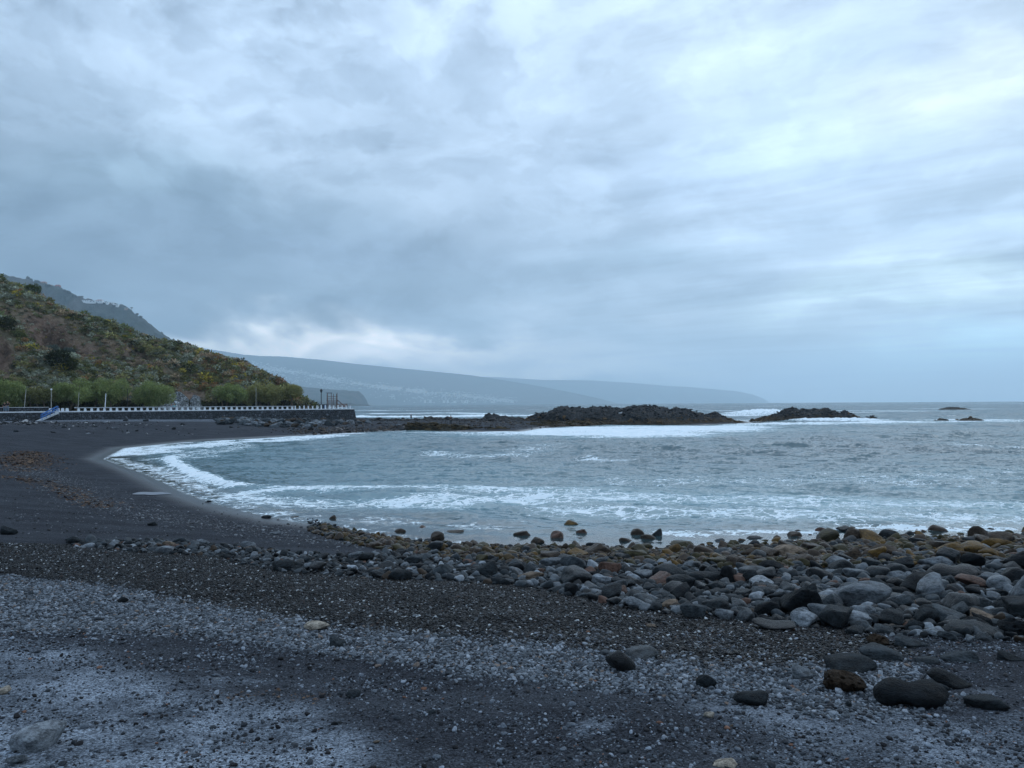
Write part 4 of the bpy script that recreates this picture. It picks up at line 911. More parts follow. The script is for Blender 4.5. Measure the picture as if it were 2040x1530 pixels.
# small stones that stand out one by one
S2 = [(1413, 1432, 22, 16, 's', 'cream', 'small pale yellow stone on the sand below the near rounded boulder', 'pale yellow stone'),
      (1012, 1399, 24, 10, 'f', 'cream', 'small flat cream stone in the middle of the near sand', 'flat cream stone'),
      (858, 1428, 22, 16, 'a', 'grey', 'grey angular stone on the sand right of the round grey cobble', 'grey sand stone'),
      (1160, 1447, 20, 13, 's', 'grey', 'small rounded grey stone in the near middle', 'near middle stone'),
      (1190, 1503, 24, 11, 's', 'pale grey', 'pale oval pebble near the bottom edge', 'bottom oval pebble'),
      (750, 1481, 16, 7, 'a', 'tan', 'small orange tan chip on the dark sand near the bottom', 'orange chip'),
      (672, 1448, 24, 12, 'a', 'dark grey', 'small dark stone on the sand left of the grey angular one', 'small dark sand stone'),
      (842, 1470, 13, 8, 's', 'pale grey', 'pale round pebble below the grey angular sand stone', 'pale round pebble'),
      (987, 1476, 28, 11, 'a', 'grey', 'flat grey stone near the bottom middle', 'flat bottom stone'),
      (430, 1358, 18, 9, 's', 'whitish', 'whitish pebble on the dark sand left of the round cobble', 'whitish pebble'),
      (1297, 1250, 24, 7, 's', 'tan', 'small tan stone at the shingle edge under the pale oval boulder', 'tan edge stone'),
      (352, 1171, 11, 6, 's', 'whitish', 'tiny white stone on the black shingle at the left', 'tiny white stone'),
      (828, 1232, 18, 9, 's', 'whitish', 'white pebble on the black shingle right of the cream oval stone', 'white pebble'),
      (1001, 1238, 16, 8, 's', 'whitish', 'white oval pebble on the black shingle further right', 'white oval shingle pebble'),
      (1205, 1306, 22, 14, 's', 'pale grey', 'pale rounded stone left of the flat patched stone', 'pale stone by the slab'),
      (885, 1275, 32, 13, 'f', 'grey', 'flat blue grey stone between the black shingle and the grey pebbles', 'flat blue stone'),
      (985, 1290, 22, 12, 'a', 'grey', 'angular grey stone right of the flat blue grey one', 'angular pebble'),
      (1502, 1512, 16, 10, 's', 'pale grey', 'pale rounded pebble right of the bottom cream stone', 'bottom pale pebble'),
      (1668, 1508, 16, 10, 's', 'whitish', 'white oval pebble near the bottom on the right', 'bottom white pebble'),
      (1693, 1408, 17, 12, 's', 'grey', 'small grey stone on the sand in front of the blocky brown boulder', 'small front stone'),
      (1551, 1399, 16, 8, 's', 'pale grey', 'small pale stone right of the near rounded boulder', 'small pale neighbour'),
      (1458, 1452, 13, 9, 's', 'tan', 'small brown and white stone right of the pale yellow one', 'brown white stone'),
      (7, 1385, 26, 16, 'a', 'cream', 'pale broken stone at the left edge of the near beach', 'left edge pale stone'),
      (174, 866, 11, 4, 'a', 'whitish', 'white stone on the far left beach', 'white beach stone')]
for e in S2: mark(*e, name='stone', cat='stone', sink=.35)
Pp = W(302, 984); a_ = np.linspace(0, 2 * math.pi, 41)[:-1]; rr_ = 1 + .22 * np.sin(a_ * 2 + 1) + .10 * np.sin(a_ * 5)
V = np.stack([Pp[0] + .62 * rr_ * np.cos(a_), Pp[1] + 1.1 * rr_ * np.sin(a_), np.zeros(40)], 1); V[:, 2] = ground_base(V[:, 0], V[:, 1]) + .03
m_, nt = new_mat('puddle_painted_sheen'); finish(nt, pbsdf(nt, (.13, .14, .17), .35, None, .5))  # pale base colour stands in for the bright sheen on the puddle
me = bpy.data.meshes.new('puddle'); me.from_pydata([tuple(q) for q in V], [], [list(range(40))]); me.materials.append(m_)
tag(link('puddle', me), 'pale shining puddle left on the wet sand', kind='structure')
# rocks along the foot of the sea wall
rg = random.Random(9); n_ = 0
cells = []; ARM = []
for k in range(4000):
    px_ = rg.uniform(435, 735); t = (px_ - 435) / 300
    lo = 836 + 3 * t; hi = 846 + 6 * math.sin(min(t * 3, 1.57)) - max(0, (t - .6)) * 22
    py_ = rg.uniform(lo, hi)
    if n_ >= 150: break
    P = W(px_, py_); r = rg.uniform(.38, .85) * (1.0 if t < .75 else .75)
    if any(math.hypot(P[0] - a, P[1] - b) < .62 * (r + c) for a, b, c in cells): continue
    cells.append((P[0], P[1], r)); n_ += 1
    c = rg.choice(['grey', 'grey', 'dark grey', 'pale grey', 'pale grey', 'brown']); ARM.append((px_, py_, P, r, c)); continue
ARM.sort(key=lambda q: -q[3])
QX = ['at its left tip', 'in its left quarter', 'left of its middle', 'right of its middle', 'under the dark pier corner', 'near the pier end']
seen = {}
for (px_, py_, P, r, c) in ARM:
    zx = QX[min(int((px_ - 435) / 50), 5)]; zy = 'high against the wall' if py_ < 840 else ('in the middle rows' if py_ < 845 else 'low towards the sand'); sz = 'large' if r > .66 else ('medium' if r > .5 else 'small')
    key = (zx, zy, sz, c); seen[key] = seen.get(key, 0) + 1
    place('armour_rock', 'rock', rg.choice(ANGS), P[0], P[1], P[2] + r * .3, r * 1.25, r, r * .62, rg.uniform(0, 6.28), c, .7,
          '%s%s %s wall heap rock, %s, %s' % (ORD[min(seen[key] - 1, 9)], sz, c, zx, zy), 'rocks heaped along the foot of the sea wall', (rg.uniform(-.4, .4), rg.uniform(-.4, .4)))
# stray stones on the left beach and spit
STRAY = [(78, 838, 'black'), (128, 853, 'dark grey'), (55, 848, 'black'), (30, 862, 'dark grey'), (250, 840, 'black'), (290, 841, 'black'), (172, 834, 'black'), (365, 848, 'black'), (210, 843, 'whitish'), (228, 855, 'whitish'), (105, 863, 'black'), (460, 853, 'black'),
         (783, 855, 'brown'), (793, 849, 'pale grey'), (770, 845, 'grey'), (807, 856, 'dark grey'), (755, 846, 'brown'), (740, 858, 'black'), (722, 860, 'black'), (712, 840, 'tan'), (748, 840, 'grey'), (640, 856, 'brown'), (690, 852, 'grey'), (665, 850, 'dark grey'), (702, 856, 'brown')]
for i, (a, b, c) in enumerate(STRAY):
    w_ = rg.uniform(7, 12) if i != 12 else 16
    mark(a, b, w_, w_ * .45, 'a', c, '%s stray stone on the %s, %s' % (c, 'left beach sand' if a < 500 else 'gravel spit', ['nearest the ramp', 'below the first wall posts', 'left of the ramp foot', 'far left and lowest', 'below the middle of the wall', 'beside its black twin', 'under the wall', 'alone on the smooth sand', 'pale and flat', 'lying lowest', 'left of the white stone', 'left of the rock heap', 'the biggest by the water', 'above the biggest one', 'between gravel patches', 'at the start of the ledge', 'near the pier end', 'at the waterline', 'at the waterline further left', 'just under the pier end', 'right of the pier end', 'below the rock heap', 'right of the rock heap', 'at the end of the heap', 'near the waterline'][i]), 'x', name='stone', cat='stone', sink=.4)
    LM.pop()

# ------------------------------------------------------------------ lava outcrops
def lava_mat(name, top=(.009, .0095, .011), low=(.085, .052, .022), zlow=1.15):
    m_, nt = new_mat(name); P = nt.pos(); z = nt.sep(P)[2]
    n1 = nt.noise(P, .9, 7, .7); n2 = nt.noise(P, 3, 6, .7); n4 = nt.noise(P, .25, 4, .6)
    c = nt.mix(nt.ramp(n1, .4, .65), top, tuple(q * 2.1 for q in top)); c = nt.mix(nt.m('MULTIPLY', nt.ramp(n2, .52, .62), .8), c, (.062, .060, .060))
    lw = nt.mix(nt.ramp(n2, .35, .65), low, (.026, .020, .014)); k = nt.m('SUBTRACT', 1.0, nt.ramp(nt.m('ADD', z, nt.m('MULTIPLY', nt.m('SUBTRACT', n4, .5), 1.8)), zlow * .6, zlow * 1.3))
    c = nt.mix(k, c, lw)
    finish(nt, pbsdf(nt, c, .8, bump(nt, nt.m('ADD', n1, nt.m('MULTIPLY', n2, .7)), 1.0, 1.3), .3)); return m_
M_LAVA = lava_mat('lava_rock')
def outcrop(name, label, sil, Y0, depth, seed, cat='rocks', zlow=1.0, rough=1.0, nx=340, ny=90, front=.22, curvef=0.0, base_z=-.6, mat=None, lean=0.0):
    xs = np.linspace(sil[0][0], sil[-1][0], nx); sy = np.interp(xs, [a for a, b in sil], [b for a, b in sil]); tt_ = np.linspace(0, 1, ny); V = np.zeros((nx, ny, 3))
    Yc = Y0 + depth * .5
    for i in range(nx):
        p = aty(xs[i], sy[i], Yc + curvef * ((xs[i] - xs[0]) / (xs[-1] - xs[0]) - .5)); r = ray(xs[i], 800); ux, uy = r[0] / math.hypot(r[0], r[1]), r[1] / math.hypot(r[0], r[1])
        e = min((xs[i] - xs[0]), (xs[-1] - xs[i])) / (xs[-1] - xs[0]); dp = depth * (.35 + .65 * sst(np.float64(e), 0, .25))
        off = (tt_ - .5) * dp; prof = np.clip(sst(tt_, 0, front) * .72 + .28 * sst(tt_, front * .6, .55), 0, 1) * (1 - sst(tt_, .62, 1.0))
        V[i, :, 0] = p[0] + ux * off; V[i, :, 1] = p[1] + uy * off; V[i, :, 2] = base_z + (p[2] - base_z) * prof
    h = np.clip(V[..., 2] - base_z, 0, 3)
    n1 = fbm(V[..., 0] / 2.6, V[..., 1] / 2.6, V[..., 2] / 1.6, o=5, seed=seed, ridged=True) - .55
    n2 = fbm(V[..., 0] / .8, V[..., 1] / .8, V[..., 2] / .6, o=3, seed=seed + 5) - .5
    n3 = fbm(V[..., 0] / 5, V[..., 1] / 5, V[..., 2] / 4, o=3, seed=seed + 8) - .5
    step = (np.floor(V[..., 2] / .55 + n3 * 3) * .55 - V[..., 2]) * .0
    k = (h / 3) ** .6 * rough
    n4 = fbm(V[..., 0] / .35, V[..., 1] / .35, V[..., 2] / .3, o=2, seed=seed + 9) - .5
    V[..., 2] += (n1 * .9 + n2 * .9 + n4 * .6) * k + step
    V[..., 1] += (n1 * 1.6 + n2 * 1.4 + n4 * .6 + n3 * 5) * k; V[..., 0] += (n3 * 2 + n2 * .8) * k
    me = mesh_np(name, V.reshape(-1, 3), grid_faces(nx, ny)[:, ::-1], [mat or M_LAVA], False)
    return tag(link(name, me), label, cat)
outcrop('lava_outcrop', 'long black rugged lava outcrop with an ochre foot, left of the breaking waves', [(1040, 842), (1050, 833), (1060, 829.5), (1075, 827.5), (1090, 823.5), (1102, 817.5), (1118, 813), (1140, 814.5), (1160, 815.5), (1200, 814.5), (1240, 815.5), (1262, 812.5), (1278, 811.5), (1300, 813.5), (1325, 815.5), (1338, 820.5), (1344, 816.5), (1362, 818.5), (1380, 822.5), (1398, 825.5), (1404, 829.5), (1420, 825.5), (1432, 826.5), (1440, 833), (1462, 838), (1490, 846)], 158, 22, 11, 'lava rocks', rough=1.15)
outcrop('lava_outcrop', 'black lava outcrop surrounded by white surf, right of the long one', [(1495, 840), (1520, 834), (1542, 829), (1556, 822), (1570, 817), (1580, 815), (1594, 819), (1612, 818), (1630, 819), (1645, 816), (1660, 821), (1672, 825), (1684, 820), (1692, 824), (1702, 829), (1716, 835), (1728, 842)], 176, 14, 23, 'lava rocks', rough=1.1)
outcrop('lava_rock', 'two humped dark rock at the seaward edge of the gravel spit', [(963, 834), (969, 827), (976, 824.5), (983, 827), (988, 824.5), (997, 829), (1010, 830), (1020, 831), (1032, 833), (1050, 836)], 172, 8, 31, 'rock', nx=120, ny=40)
outcrop('lava_rock', 'small low black rock far out on the right near the horizon', [(1868, 816), (1880, 813.5), (1893, 811), (1905, 811.5), (1918, 813), (1936, 816)], 400, 12, 33, 'rock', nx=80, ny=30)
outcrop('lava_rock', 'flat brown rock awash left of its wider neighbour at the right', [(1853, 840), (1864, 838), (1875, 835), (1884, 835), (1891, 839)], 172, 5, 35, 'rock', nx=70, ny=30)
outcrop('lava_rock', 'wider flat brown rock awash at the far right', [(1900, 839), (1914, 836), (1926, 833), (1940, 834), (1955, 836), (1963, 840)], 172, 6, 36, 'rock', nx=80, ny=30)
outcrop('lava_rock', 'upright leaning black slab at the right end of the surf covered outcrop', [(1722, 843), (1727, 833), (1732, 834), (1734, 843)], 176, 3, 37, 'rock', nx=40, ny=26)
outcrop('lava_rock', 'pointed black rock to the right of the leaning slab', [(1733, 833), (1739, 830.5), (1745, 833), (1753, 842)], 177, 3, 38, 'rock', nx=40, ny=26)
M_LEDGE = lava_mat('mossy_ledge', (.03, .028, .022), (.040, .034, .012), 3.0)
outcrop('rock_ledge', 'mossy brown rock ledge along the water side of the gravel spit', [(812, 849), (822, 846), (840, 847), (862, 848), (885, 850), (905, 852), (930, 852.5), (960, 854), (985, 857), (1000, 860)], 131, 7, 41, 'rock ledge', nx=220, ny=40, base_z=-.3, mat=M_LEDGE, rough=1.5)
outcrop('rock_ledge', 'low dark rock ledge washed by foam right of the mossy one', [(955, 861), (975, 858), (1000, 857.5), (1030, 859), (1050, 861)], 128, 4, 43, 'rock ledge', nx=100, ny=30, base_z=-.3, mat=M_LEDGE, rough=1.4)
outcrop('rock_ledge', 'dark gravel covered ledge running from the spit to the long outcrop', [(960, 846), (1000, 846), (1060, 846), (1100, 843), (1160, 842), (1200, 845)], 150, 10, 45, 'rock ledge', nx=200, ny=40, base_z=-.3, rough=.8)
outcrop('rock_ledge', 'low dark crest of rocks on the seaward side of the gravel spit', [(845, 836), (852, 833), (866, 834), (880, 835.5), (910, 835)], 192, 4, 47, 'rock ledge', nx=80, ny=30, base_z=.2, rough=.5)

# broken blocks that lie all over the lava
M_BLK, ntb = new_mat('lava_block'); tb = ntb.attr('tint', 'INSTANCER', 'Color'); nb_ = ntb.noise(ntb.obj(), 3.0, 5, .7); fb_ = ntb.ramp(nb_, .35, .65, .5, 1.6)
finish(ntb, pbsdf(ntb, ntb.mix(1.0, tb, ntb.xyz(fb_, fb_, fb_), 'MULTIPLY'), .85, bump(ntb, nb_, 1.0, .25), .12))
BLK = [mesh_np('block_shape', *rock_shape(470 + i, 3, 14, 8, .10), [M_BLK], False) for i in range(8)]
def blocks(o, name, n, seed, size, label, zmin=.1, cols=((.016, .016, .018), (.042, .039, .038), (.085, .072, .060)), lowc=(.10, .062, .030), zl=1.2):
    rg = np.random.RandomState(seed); me = o.data; co = np.empty(len(me.vertices) * 3, np.float32); me.vertices.foreach_get('co', co); co = co.reshape(-1, 3)
    co = co[co[:, 2] > zmin]; P = co[rg.randint(0, len(co), n)] + rg.normal(0, .12, (n, 3)); r = np.clip(size * np.exp(rg.normal(0, .45, n)), size * .4, size * 2.6)
    c = np.array(cols)[rg.choice(3, n, p=(.5, .32, .18))]; low = (P[:, 2] + rg.normal(0, .35, n)) < zl; c[low] = np.array(lowc) * rg.uniform(.4, 1.2, (low.sum(), 1))
    P[:, 2] -= r * .15
    scatter(name, BLK, P, np.stack([rg.normal(0, .35, n), rg.normal(0, .35, n), rg.uniform(0, 6.28, n)], 1), np.stack([r * 1.2, r, r * .5], 1), np.concatenate([c, np.ones((n, 1))], 1), label)
OC = [o for o in COL.objects if o.name.startswith(('lava_outcrop', 'rock_ledge', 'lava_rock'))]
NB_ = {'lava_outcrop': (2300, .21, 1.3), 'rock_ledge': (500, .26, 3.0), 'lava_rock': (22, .16, .6)}
for k_, o in enumerate(OC):
    n_, s_, zl_ = NB_[o.name.split('.')[0]]
    if o.name == 'lava_outcrop.001': n_ = 1100
    blocks(o, 'lava_blocks', n_, 500 + k_, s_, 'broken lava blocks covering the ' + o['label'][:60].rsplit(' ', 1)[0], zl=zl_, lowc=(.060, .042, .018) if 'ledge' in o.name else (.11, .068, .032))
# ================================================================== PROMENADE, WALL, TREES, HOUSES, PEOPLE
def stone_wall_mat(name, c1, c2, sc=2.2, mortar=(.02, .02, .02)):
    m_, nt = new_mat(name); P = nt.obj()
    vo = nt.n.new('ShaderNodeTexVoronoi'); nt.put(vo.inputs['Vector'], P); vo.inputs['Scale'].default_value = sc
    ve = nt.node('ShaderNodeTexVoronoi', {'feature': 'DISTANCE_TO_EDGE'}, Vector=P, Scale=sc, out=0)
    k = nt.sep(vo.outputs['Color'])[0]; c = nt.mix(k, c1, c2); c = nt.mix(nt.m('MULTIPLY', nt.ramp(nt.sep(vo.outputs['Color'])[1], .8, .95), .6), c, tuple(q * 2.5 for q in c2))
    c = nt.mix(nt.ramp(ve, .02, .10), mortar, c); n1 = nt.noise(P, 6, 5, .6); f = nt.ramp(n1, .3, .7, .7, 1.3); c = nt.mix(1.0, c, nt.xyz(f, f, f), 'MULTIPLY')
    finish(nt, pbsdf(nt, c, .85, bump(nt, nt.ramp(ve, 0, .2), 1.0, .15), .3)); return m_
M_SWALL = stone_wall_mat('sea_wall_stone', (.026, .030, .036), (.060, .066, .076))
M_RWALL = stone_wall_mat('revetment_stone', (.10, .115, .12), (.22, .24, .25), 1.7)
M_WHITE = simple_mat('white_paint', (.72, .75, .77), .6, .10, 2.0, .15, .01)
M_CONC = simple_mat('grey_concrete', (.48, .50, .51), .85, .1, 1.5, .3, .01)
M_PAVE = simple_mat('promenade_paving', (.14, .125, .11), .9, .2, .8, .2, .01)
M_BLUE = simple_mat('blue_paint', (.03, .13, .36), .45, .1, 3)
M_DARKM = simple_mat('dark_metal', (.015, .018, .022), .5, .1, 3)
M_POLE = simple_mat('weathered_pole', (.30, .30, .27), .7, .2, 3)
M_WOODT = simple_mat('reddish_wood', (.16, .085, .06), .8, .3, 4)
M_BARK = simple_mat('bark', (.10, .075, .055), .9, .3, 3)
def wpt(s, off=0.0): return WA + WD * s + WN * off
def s_at(px, off=0.0): return float((wall_px(px, off) - WA) @ WD)
S0, S1 = s_at(-420), s_at(706); WRZ = math.atan2(WD[1], WD[0]); ZT = 3.60
# promenade deck
N_ = 120; V = []; ss = np.linspace(S0 - 40, S1, N_)
for s in ss:
    for off, z in ((-.05, ZT - .12), (0.0, ZT - .02), (5.0, ZT), (18.5, ZT + .05), (24, ZT + .1)):
        q = wpt(s, off); V.append((q[0], q[1], z))
me = mesh_np('promenade', V, grid_faces(N_, 5)[:, ::-1], [M_PAVE], False); tag(link('promenade', me), 'paved promenade behind the sea wall', kind='structure')
# sea wall
sw = link('sea_wall', None, None); q = wpt(S0); sw.location = (0, 0, 0)
tag(sw, 'long dark stone sea wall with white posts, running from the left edge to the pier end', 'sea wall')
V = []; ss = np.linspace(S0, S1, 260)
for s in ss:
    g0 = gz(*wpt(s, -.8)) - .9
    for t in np.linspace(0, 1, 7):
        q = wpt(s, -.42 * (1 - t) + .05 * (vn(np.array([s * 1.3]), np.array([t * 5]), seed=3)[0] - .5)); V.append((q[0], q[1], g0 + (ZT - .16 - g0) * t))
nv = len(V); Fq = grid_faces(260, 7)
b2 = [wpt(S1, -.42), wpt(S1 + .55, 2.0), wpt(S1 + .55, 16.0)]
me = mesh_np('stone_face', V, Fq[:, ::-1], [M_SWALL], False); link('stone_face', me, sw)
eb = MB(); g0 = .2; i0 = 0
pa_, pb_ = wpt(S1, 0), wpt(S1 - .3, 16); na_, nb_ = wpt(S1 + .55, -.42), wpt(S1 + .2, 16)
eb.v = [(na_[0], na_[1], g0), (nb_[0], nb_[1], g0), (pb_[0], pb_[1], ZT - .16), (pa_[0], pa_[1], ZT - .16)]; qa = wpt(S1, -.42); eb.v += [(qa[0], qa[1], g0)]
eb.f = [[0, 1, 2, 3], [0, 3, 4]]; eb.build('end_face', M_SWALL, sw)
def wall_box(name, s0, s1, off, zc, th, h, mat, parent=sw, bevel=0):
    q = wpt((s0 + s1) / 2, off); b = MB(); b.box((q[0], q[1], zc), (abs(s1 - s0), th, h), WRZ); return b.build(name, mat, parent, bevel)
wall_box('base_band', s_at(-420), S1, .17, ZT - .06, .42, .20, M_WHITE)
sr0, sr1 = s_at(152), s_at(586)
wall_box('top_rail', sr0 - .3, sr1, .17, ZT + .63, .34, .13, M_CONC)
px_ = 168.0; posts = [104, 115, 123, 132, 136]; s = s_at(157)
while s < sr1 - .2: posts.append(None); s += 1.03
sp = s_at(157); k = 0
pm = MB(); pm.box((0, 0, .265), (.44, .24, .53), 0, .70); post0 = pm.build('post', M_WHITE, sw)
first = True
def put_post(s, h=1.0, w=1.0):
    global first
    if first: o = post0; first = False
    else: o = post0.copy(); COL.objects.link(o); o.parent = sw
    q = wpt(s, .17); o.location = (q[0], q[1], ZT + .04); o.rotation_euler = (0, 0, WRZ); o.scale = (w, 1, h)
for px_ in (100, 116, 125, 134): put_post(s_at(px_), 1.0, 1.25 if px_ > 110 else 1)
while sp < sr1 - .2: put_post(sp); sp += 1.03
sp = sr1 + .3; rgp = random.Random(4)
while sp < S1 - .2: put_post(sp, rgp.uniform(1.15, 1.6), .62); sp += .95
# low wall behind the promenade edge at the far left
lw = MB(); s0, s1 = s_at(-420, 3), s_at(98, 3); q = wpt((s0 + s1) / 2, 3.2); lw.box((q[0], q[1], ZT + .36), (s1 - s0, .3, .68), WRZ)
lo = link('low_wall', None); tag(lo, 'low dark wall with a pale coping behind the two people at the left', 'wall'); lw.build('wall_face', M_SWALL, lo)
lw = MB(); lw.box((q[0], q[1], ZT + .75), (s1 - s0, .38, .09), WRZ); lw.build('coping', M_CONC, lo)
# ramp with blue handrails
rp = link('beach_ramp', None); tag(rp, 'grey concrete ramp with blue handrails rising from the sand to the sea wall', 'ramp')
sa, sb = s_at(72, -2), s_at(116, -1); zA = gz(*wpt(sa, -2)) - .05; V = []
for s, z, o1, o2 in ((sa, zA, -3.0, -1.2), (sb, ZT, -1.9, -.44)):
    for o_ in (o1, o2):
        for dz__ in (0, -.35): q = wpt(s, o_); V.append((q[0], q[1], z + dz__))
b = MB(); b.v = V; b.f = [[0, 2, 6, 4], [1, 5, 7, 3], [0, 4, 5, 1], [2, 3, 7, 6], [0, 1, 3, 2], [4, 6, 7, 5]]; b.build('slab', M_CONC, rp)
for o1, o2 in ((-3.0, -1.9), (-1.2, -.5)):
    b = MB(); A = wpt(sa + .8, o1); B = wpt(sb - .1, o2); za = zA + .15; zb_ = ZT
    for h in (.95, .50): b.bar((A[0], A[1], za + h), (B[0], B[1], zb_ + h), .055)
    for t in (0, .25, .5, .75, 1): X = A + (B - A) * t; z = za + (zb_ - za) * t; b.bar((X[0], X[1], z), (X[0], X[1], z + .95), .05)
    b.build('handrail', M_BLUE, rp)
# poles
def pole(px, top, off, label, mat, lean=0.0, r=.06, lantern=False, ball=False, name='lamp_post'):
    q = wall_px(px, off); top_z = aty(px, top, q[1])[2]; o = link(name, None, None, (q[0], q[1], ZT)); tag(o, label, 'lamp post', None)
    h = top_z - ZT; b = MB(); b.bar((0, 0, 0), (lean * h, 0, h), r * 1.25, r, 8); b.bar((0, 0, 0), (0, 0, .25), r * 2.2, r * 1.8, 8); b.build('pole', mat, o)
    if ball:
        V_, F_ = ICO[2]; me = mesh_np('globe', V_ * .16 + np.array([lean * h, 0, h + .1]), F_, [M_WHITE]); link('globe', me, o)
    if lantern:
        b = MB(); b.bar((0, 0, h - .25), (0, 0, h + .25), .12, .30, 8); b.build('lantern', M_DARKM, o); b = MB(); b.bar((0, 0, h + .252), (0, 0, h + .60), .36, .03, 8); b.build('lantern_cap', M_DARKM, o)
pole(48, 776, 3.8, 'pale leaning pole in front of the leftmost green trees', M_POLE, .08)
pole(102, 777, 2.5, 'pale pole with a round globe on top beside the ramp', M_POLE, 0, ball=True)
pole(155, 781, 2.5, 'thin grey leaning pole left of the bright white one', M_POLE, .06, .05)
pole(209, 784, 2.5, 'bright white leaning pole in front of the big bushy tree', M_WHITE, .05, .07)
pole(254, 774, 4.0, 'dark thin pole at the right side of the big bushy tree', M_DARKM, 0, .05)
pole(510, 772, 3.0, 'thin grey pole in front of the trees at the hill foot', M_POLE, 0, .045)
pole(640, 780, 2.0, 'dark street lamp with a lantern on the pier', M_DARKM, 0, .075, lantern=True)
# lookout tower of posts
q = wall_px(664, 4.5); tw = link('wooden_tower', None, None, (q[0], q[1], ZT)); tw.rotation_euler = (0, 0, WRZ * .5); tag(tw, 'open reddish wooden lifeguard tower standing on the pier', 'tower')
for (x, y, h) in ((-1.3, -.7, 3.4), (-.5, -.7, 3.4), (.1, .7, 3.3), (.75, -.7, 3.5), (-1.3, .7, 3.2), (.75, .7, 3.3)):
    b = MB(); b.box((x, y, h / 2), (.10, .10, h)); b.build('post', M_WOODT, tw)
b = MB(); b.box((-.9, 0, 3.46), (1.2, 1.7, .10)); b.build('roof', M_DARKM, tw)
b = MB(); b.box((-.28, 0, 1.9), (2.3, 1.6, .10)); b.build('platform', M_WOODT, tw)
for z in (2.3, 2.7):
    b = MB(); b.box((-.28, -.78, z), (2.3, .05, .09)); b.build('railing', M_WOODT, tw)
b = MB()
for k in range(9): b.box((-1.2 + k * .27, .80, .95), (.12, .04, 1.6))
b.build('slatted_panel', M_WOODT, tw)
b = MB(); b.bar((.9, -.3, 1.9), (2.9, -.3, .1), .06); b.bar((.9, .3, 1.9), (2.9, .3, .1), .06)
for k in range(7): t = (k + .5) / 7; b.box((.9 + 2 * t, 0, 1.9 - 1.8 * t), (.26, .6, .05))
b.build('stair', M_WOODT, tw)
q = wall_px(682, 3.0); o = link('wooden_barrier', None, None, (q[0], q[1], ZT)); o.rotation_euler = (0, 0, WRZ); tag(o, 'low orange brown wooden barrier right of the lifeguard tower', 'barrier')
b = MB(); [b.box((0, 0, z), (2.4, .06, .16)) for z in (.45, .72, .99)]; b.build('boards', M_WOODT, o)
for x in (-1.1, 1.1): b = MB(); b.box((x, .09, .55), (.1, .1, 1.1)); b.build('leg', M_WOODT, o)
q = wall_px(644, 2.6); o = link('kiosk', None, None, (q[0], q[1], ZT)); o.rotation_euler = (0, 0, WRZ); tag(o, 'low dark shed with a flat roof between the street lamp and the tower', 'shed')
b = MB(); b.box((0, 0, .45), (1.5, 1.1, .9)); b.build('body', M_DARKM, o, .02); b = MB(); b.box((0, 0, .96), (1.7, 1.3, .10)); b.build('roof', simple_mat('slate', (.05, .06, .08)), o)
b = MB(); b.box((.2, -.562, .4), (.55, .02, .7)); b.build('door', M_BLUE, o)
# stone revetment on the hill foot
def revet(px0, px1, ytop, label):
    V = []; nx, ny = 50, 16
    for i in range(nx):
        px = px0 + (px1 - px0) * i / (nx - 1); yt = np.interp((px - px0) / (px1 - px0), [0, .3, .75, 1], ytop); q = wall_px(px, 11.5); zt = aty(px, yt, q[1] + 4)[2]
        for j in range(ny):
            t = j / (ny - 1); p = wall_px(px, 11.5 + 4.0 * t); V.append((p[0], p[1], ZT - .1 + (zt - ZT) * t + .35 * (vn(np.array([p[0] * 1.4]), np.array([t * 7.]), seed=8)[0] - .5)))
    me = mesh_np('retaining_wall', V, grid_faces(nx, ny)[:, ::-1], [M_RWALL], True); tag(link('retaining_wall', me), label, 'retaining wall')
revet(306, 376, (806, 786, 780, 794), 'sloping grey rubble stone wall at the hill foot between the trees')
revet(378, 404, (795, 786, 788, 806), 'small grey rubble stone wall right of the larger one')

# ------------------------------------------------------------------ foliage
def leaf_mat(name, tr=.38):
    m_, nt = new_mat(name); t = nt.attr('tint', 'GEOMETRY', 'Color')
    dif = nt.node('ShaderNodeBsdfDiffuse', Color=t); tl = nt.node('ShaderNodeBsdfTranslucent', Color=t)
    finish(nt, nt.node('ShaderNodeMixShader', i0=tr, i1=dif, i2=tl)); return m_
M_LEAF = leaf_mat('feathery_leaves')
def leaves(n, blobs, rg, ln_, wd, cols, droop=.5):
    """blobs: (x,y,z,rx,ry,rz); returns thin leaf sprays as quads"""
    B = np.array(blobs); vol = B[:, 3] * B[:, 4] * B[:, 5]; k = rg.choice(len(B), n, p=vol / vol.sum()); d = rg.normal(size=(n, 3)); d /= np.linalg.norm(d, axis=1)[:, None]
    r = rg.uniform(.45, 1.0, n) ** .6; r *= .72 + .5 * fbm(d[:, 0] * 2.6 + k * 5, d[:, 1] * 2.6, d[:, 2] * 2.6, o=2, seed=3)
    P = B[k, :3] + d * r[:, None] * B[k, 3:]
    ax = d * .8 + rg.normal(0, .5, (n, 3)); ax[:, 2] += .35 - droop * rg.rand(n) * 1.6; ax /= np.linalg.norm(ax, axis=1)[:, None]
    sd_ = np.cross(ax, rg.normal(size=(n, 3))); sd_ /= np.linalg.norm(sd_, axis=1)[:, None]
    L_ = ln_ * rg.uniform(.6, 1.4, n)[:, None]; W_ = wd * rg.uniform(.6, 1.4, n)[:, None]
    V = np.stack([P - sd_ * W_, P + sd_ * W_, P + ax * L_ + sd_ * W_ * .3, P + ax * L_ - sd_ * W_ * .3], 1).reshape(-1, 3)
    Fq = np.arange(4 * n).reshape(-1, 4); c = np.array(cols)[rg.randint(0, len(cols), n)] * rg.uniform(.75, 1.25, (n, 1))
    c = np.repeat(np.concatenate([c, np.ones((n, 1))], 1), 4, 0); return V, Fq, c
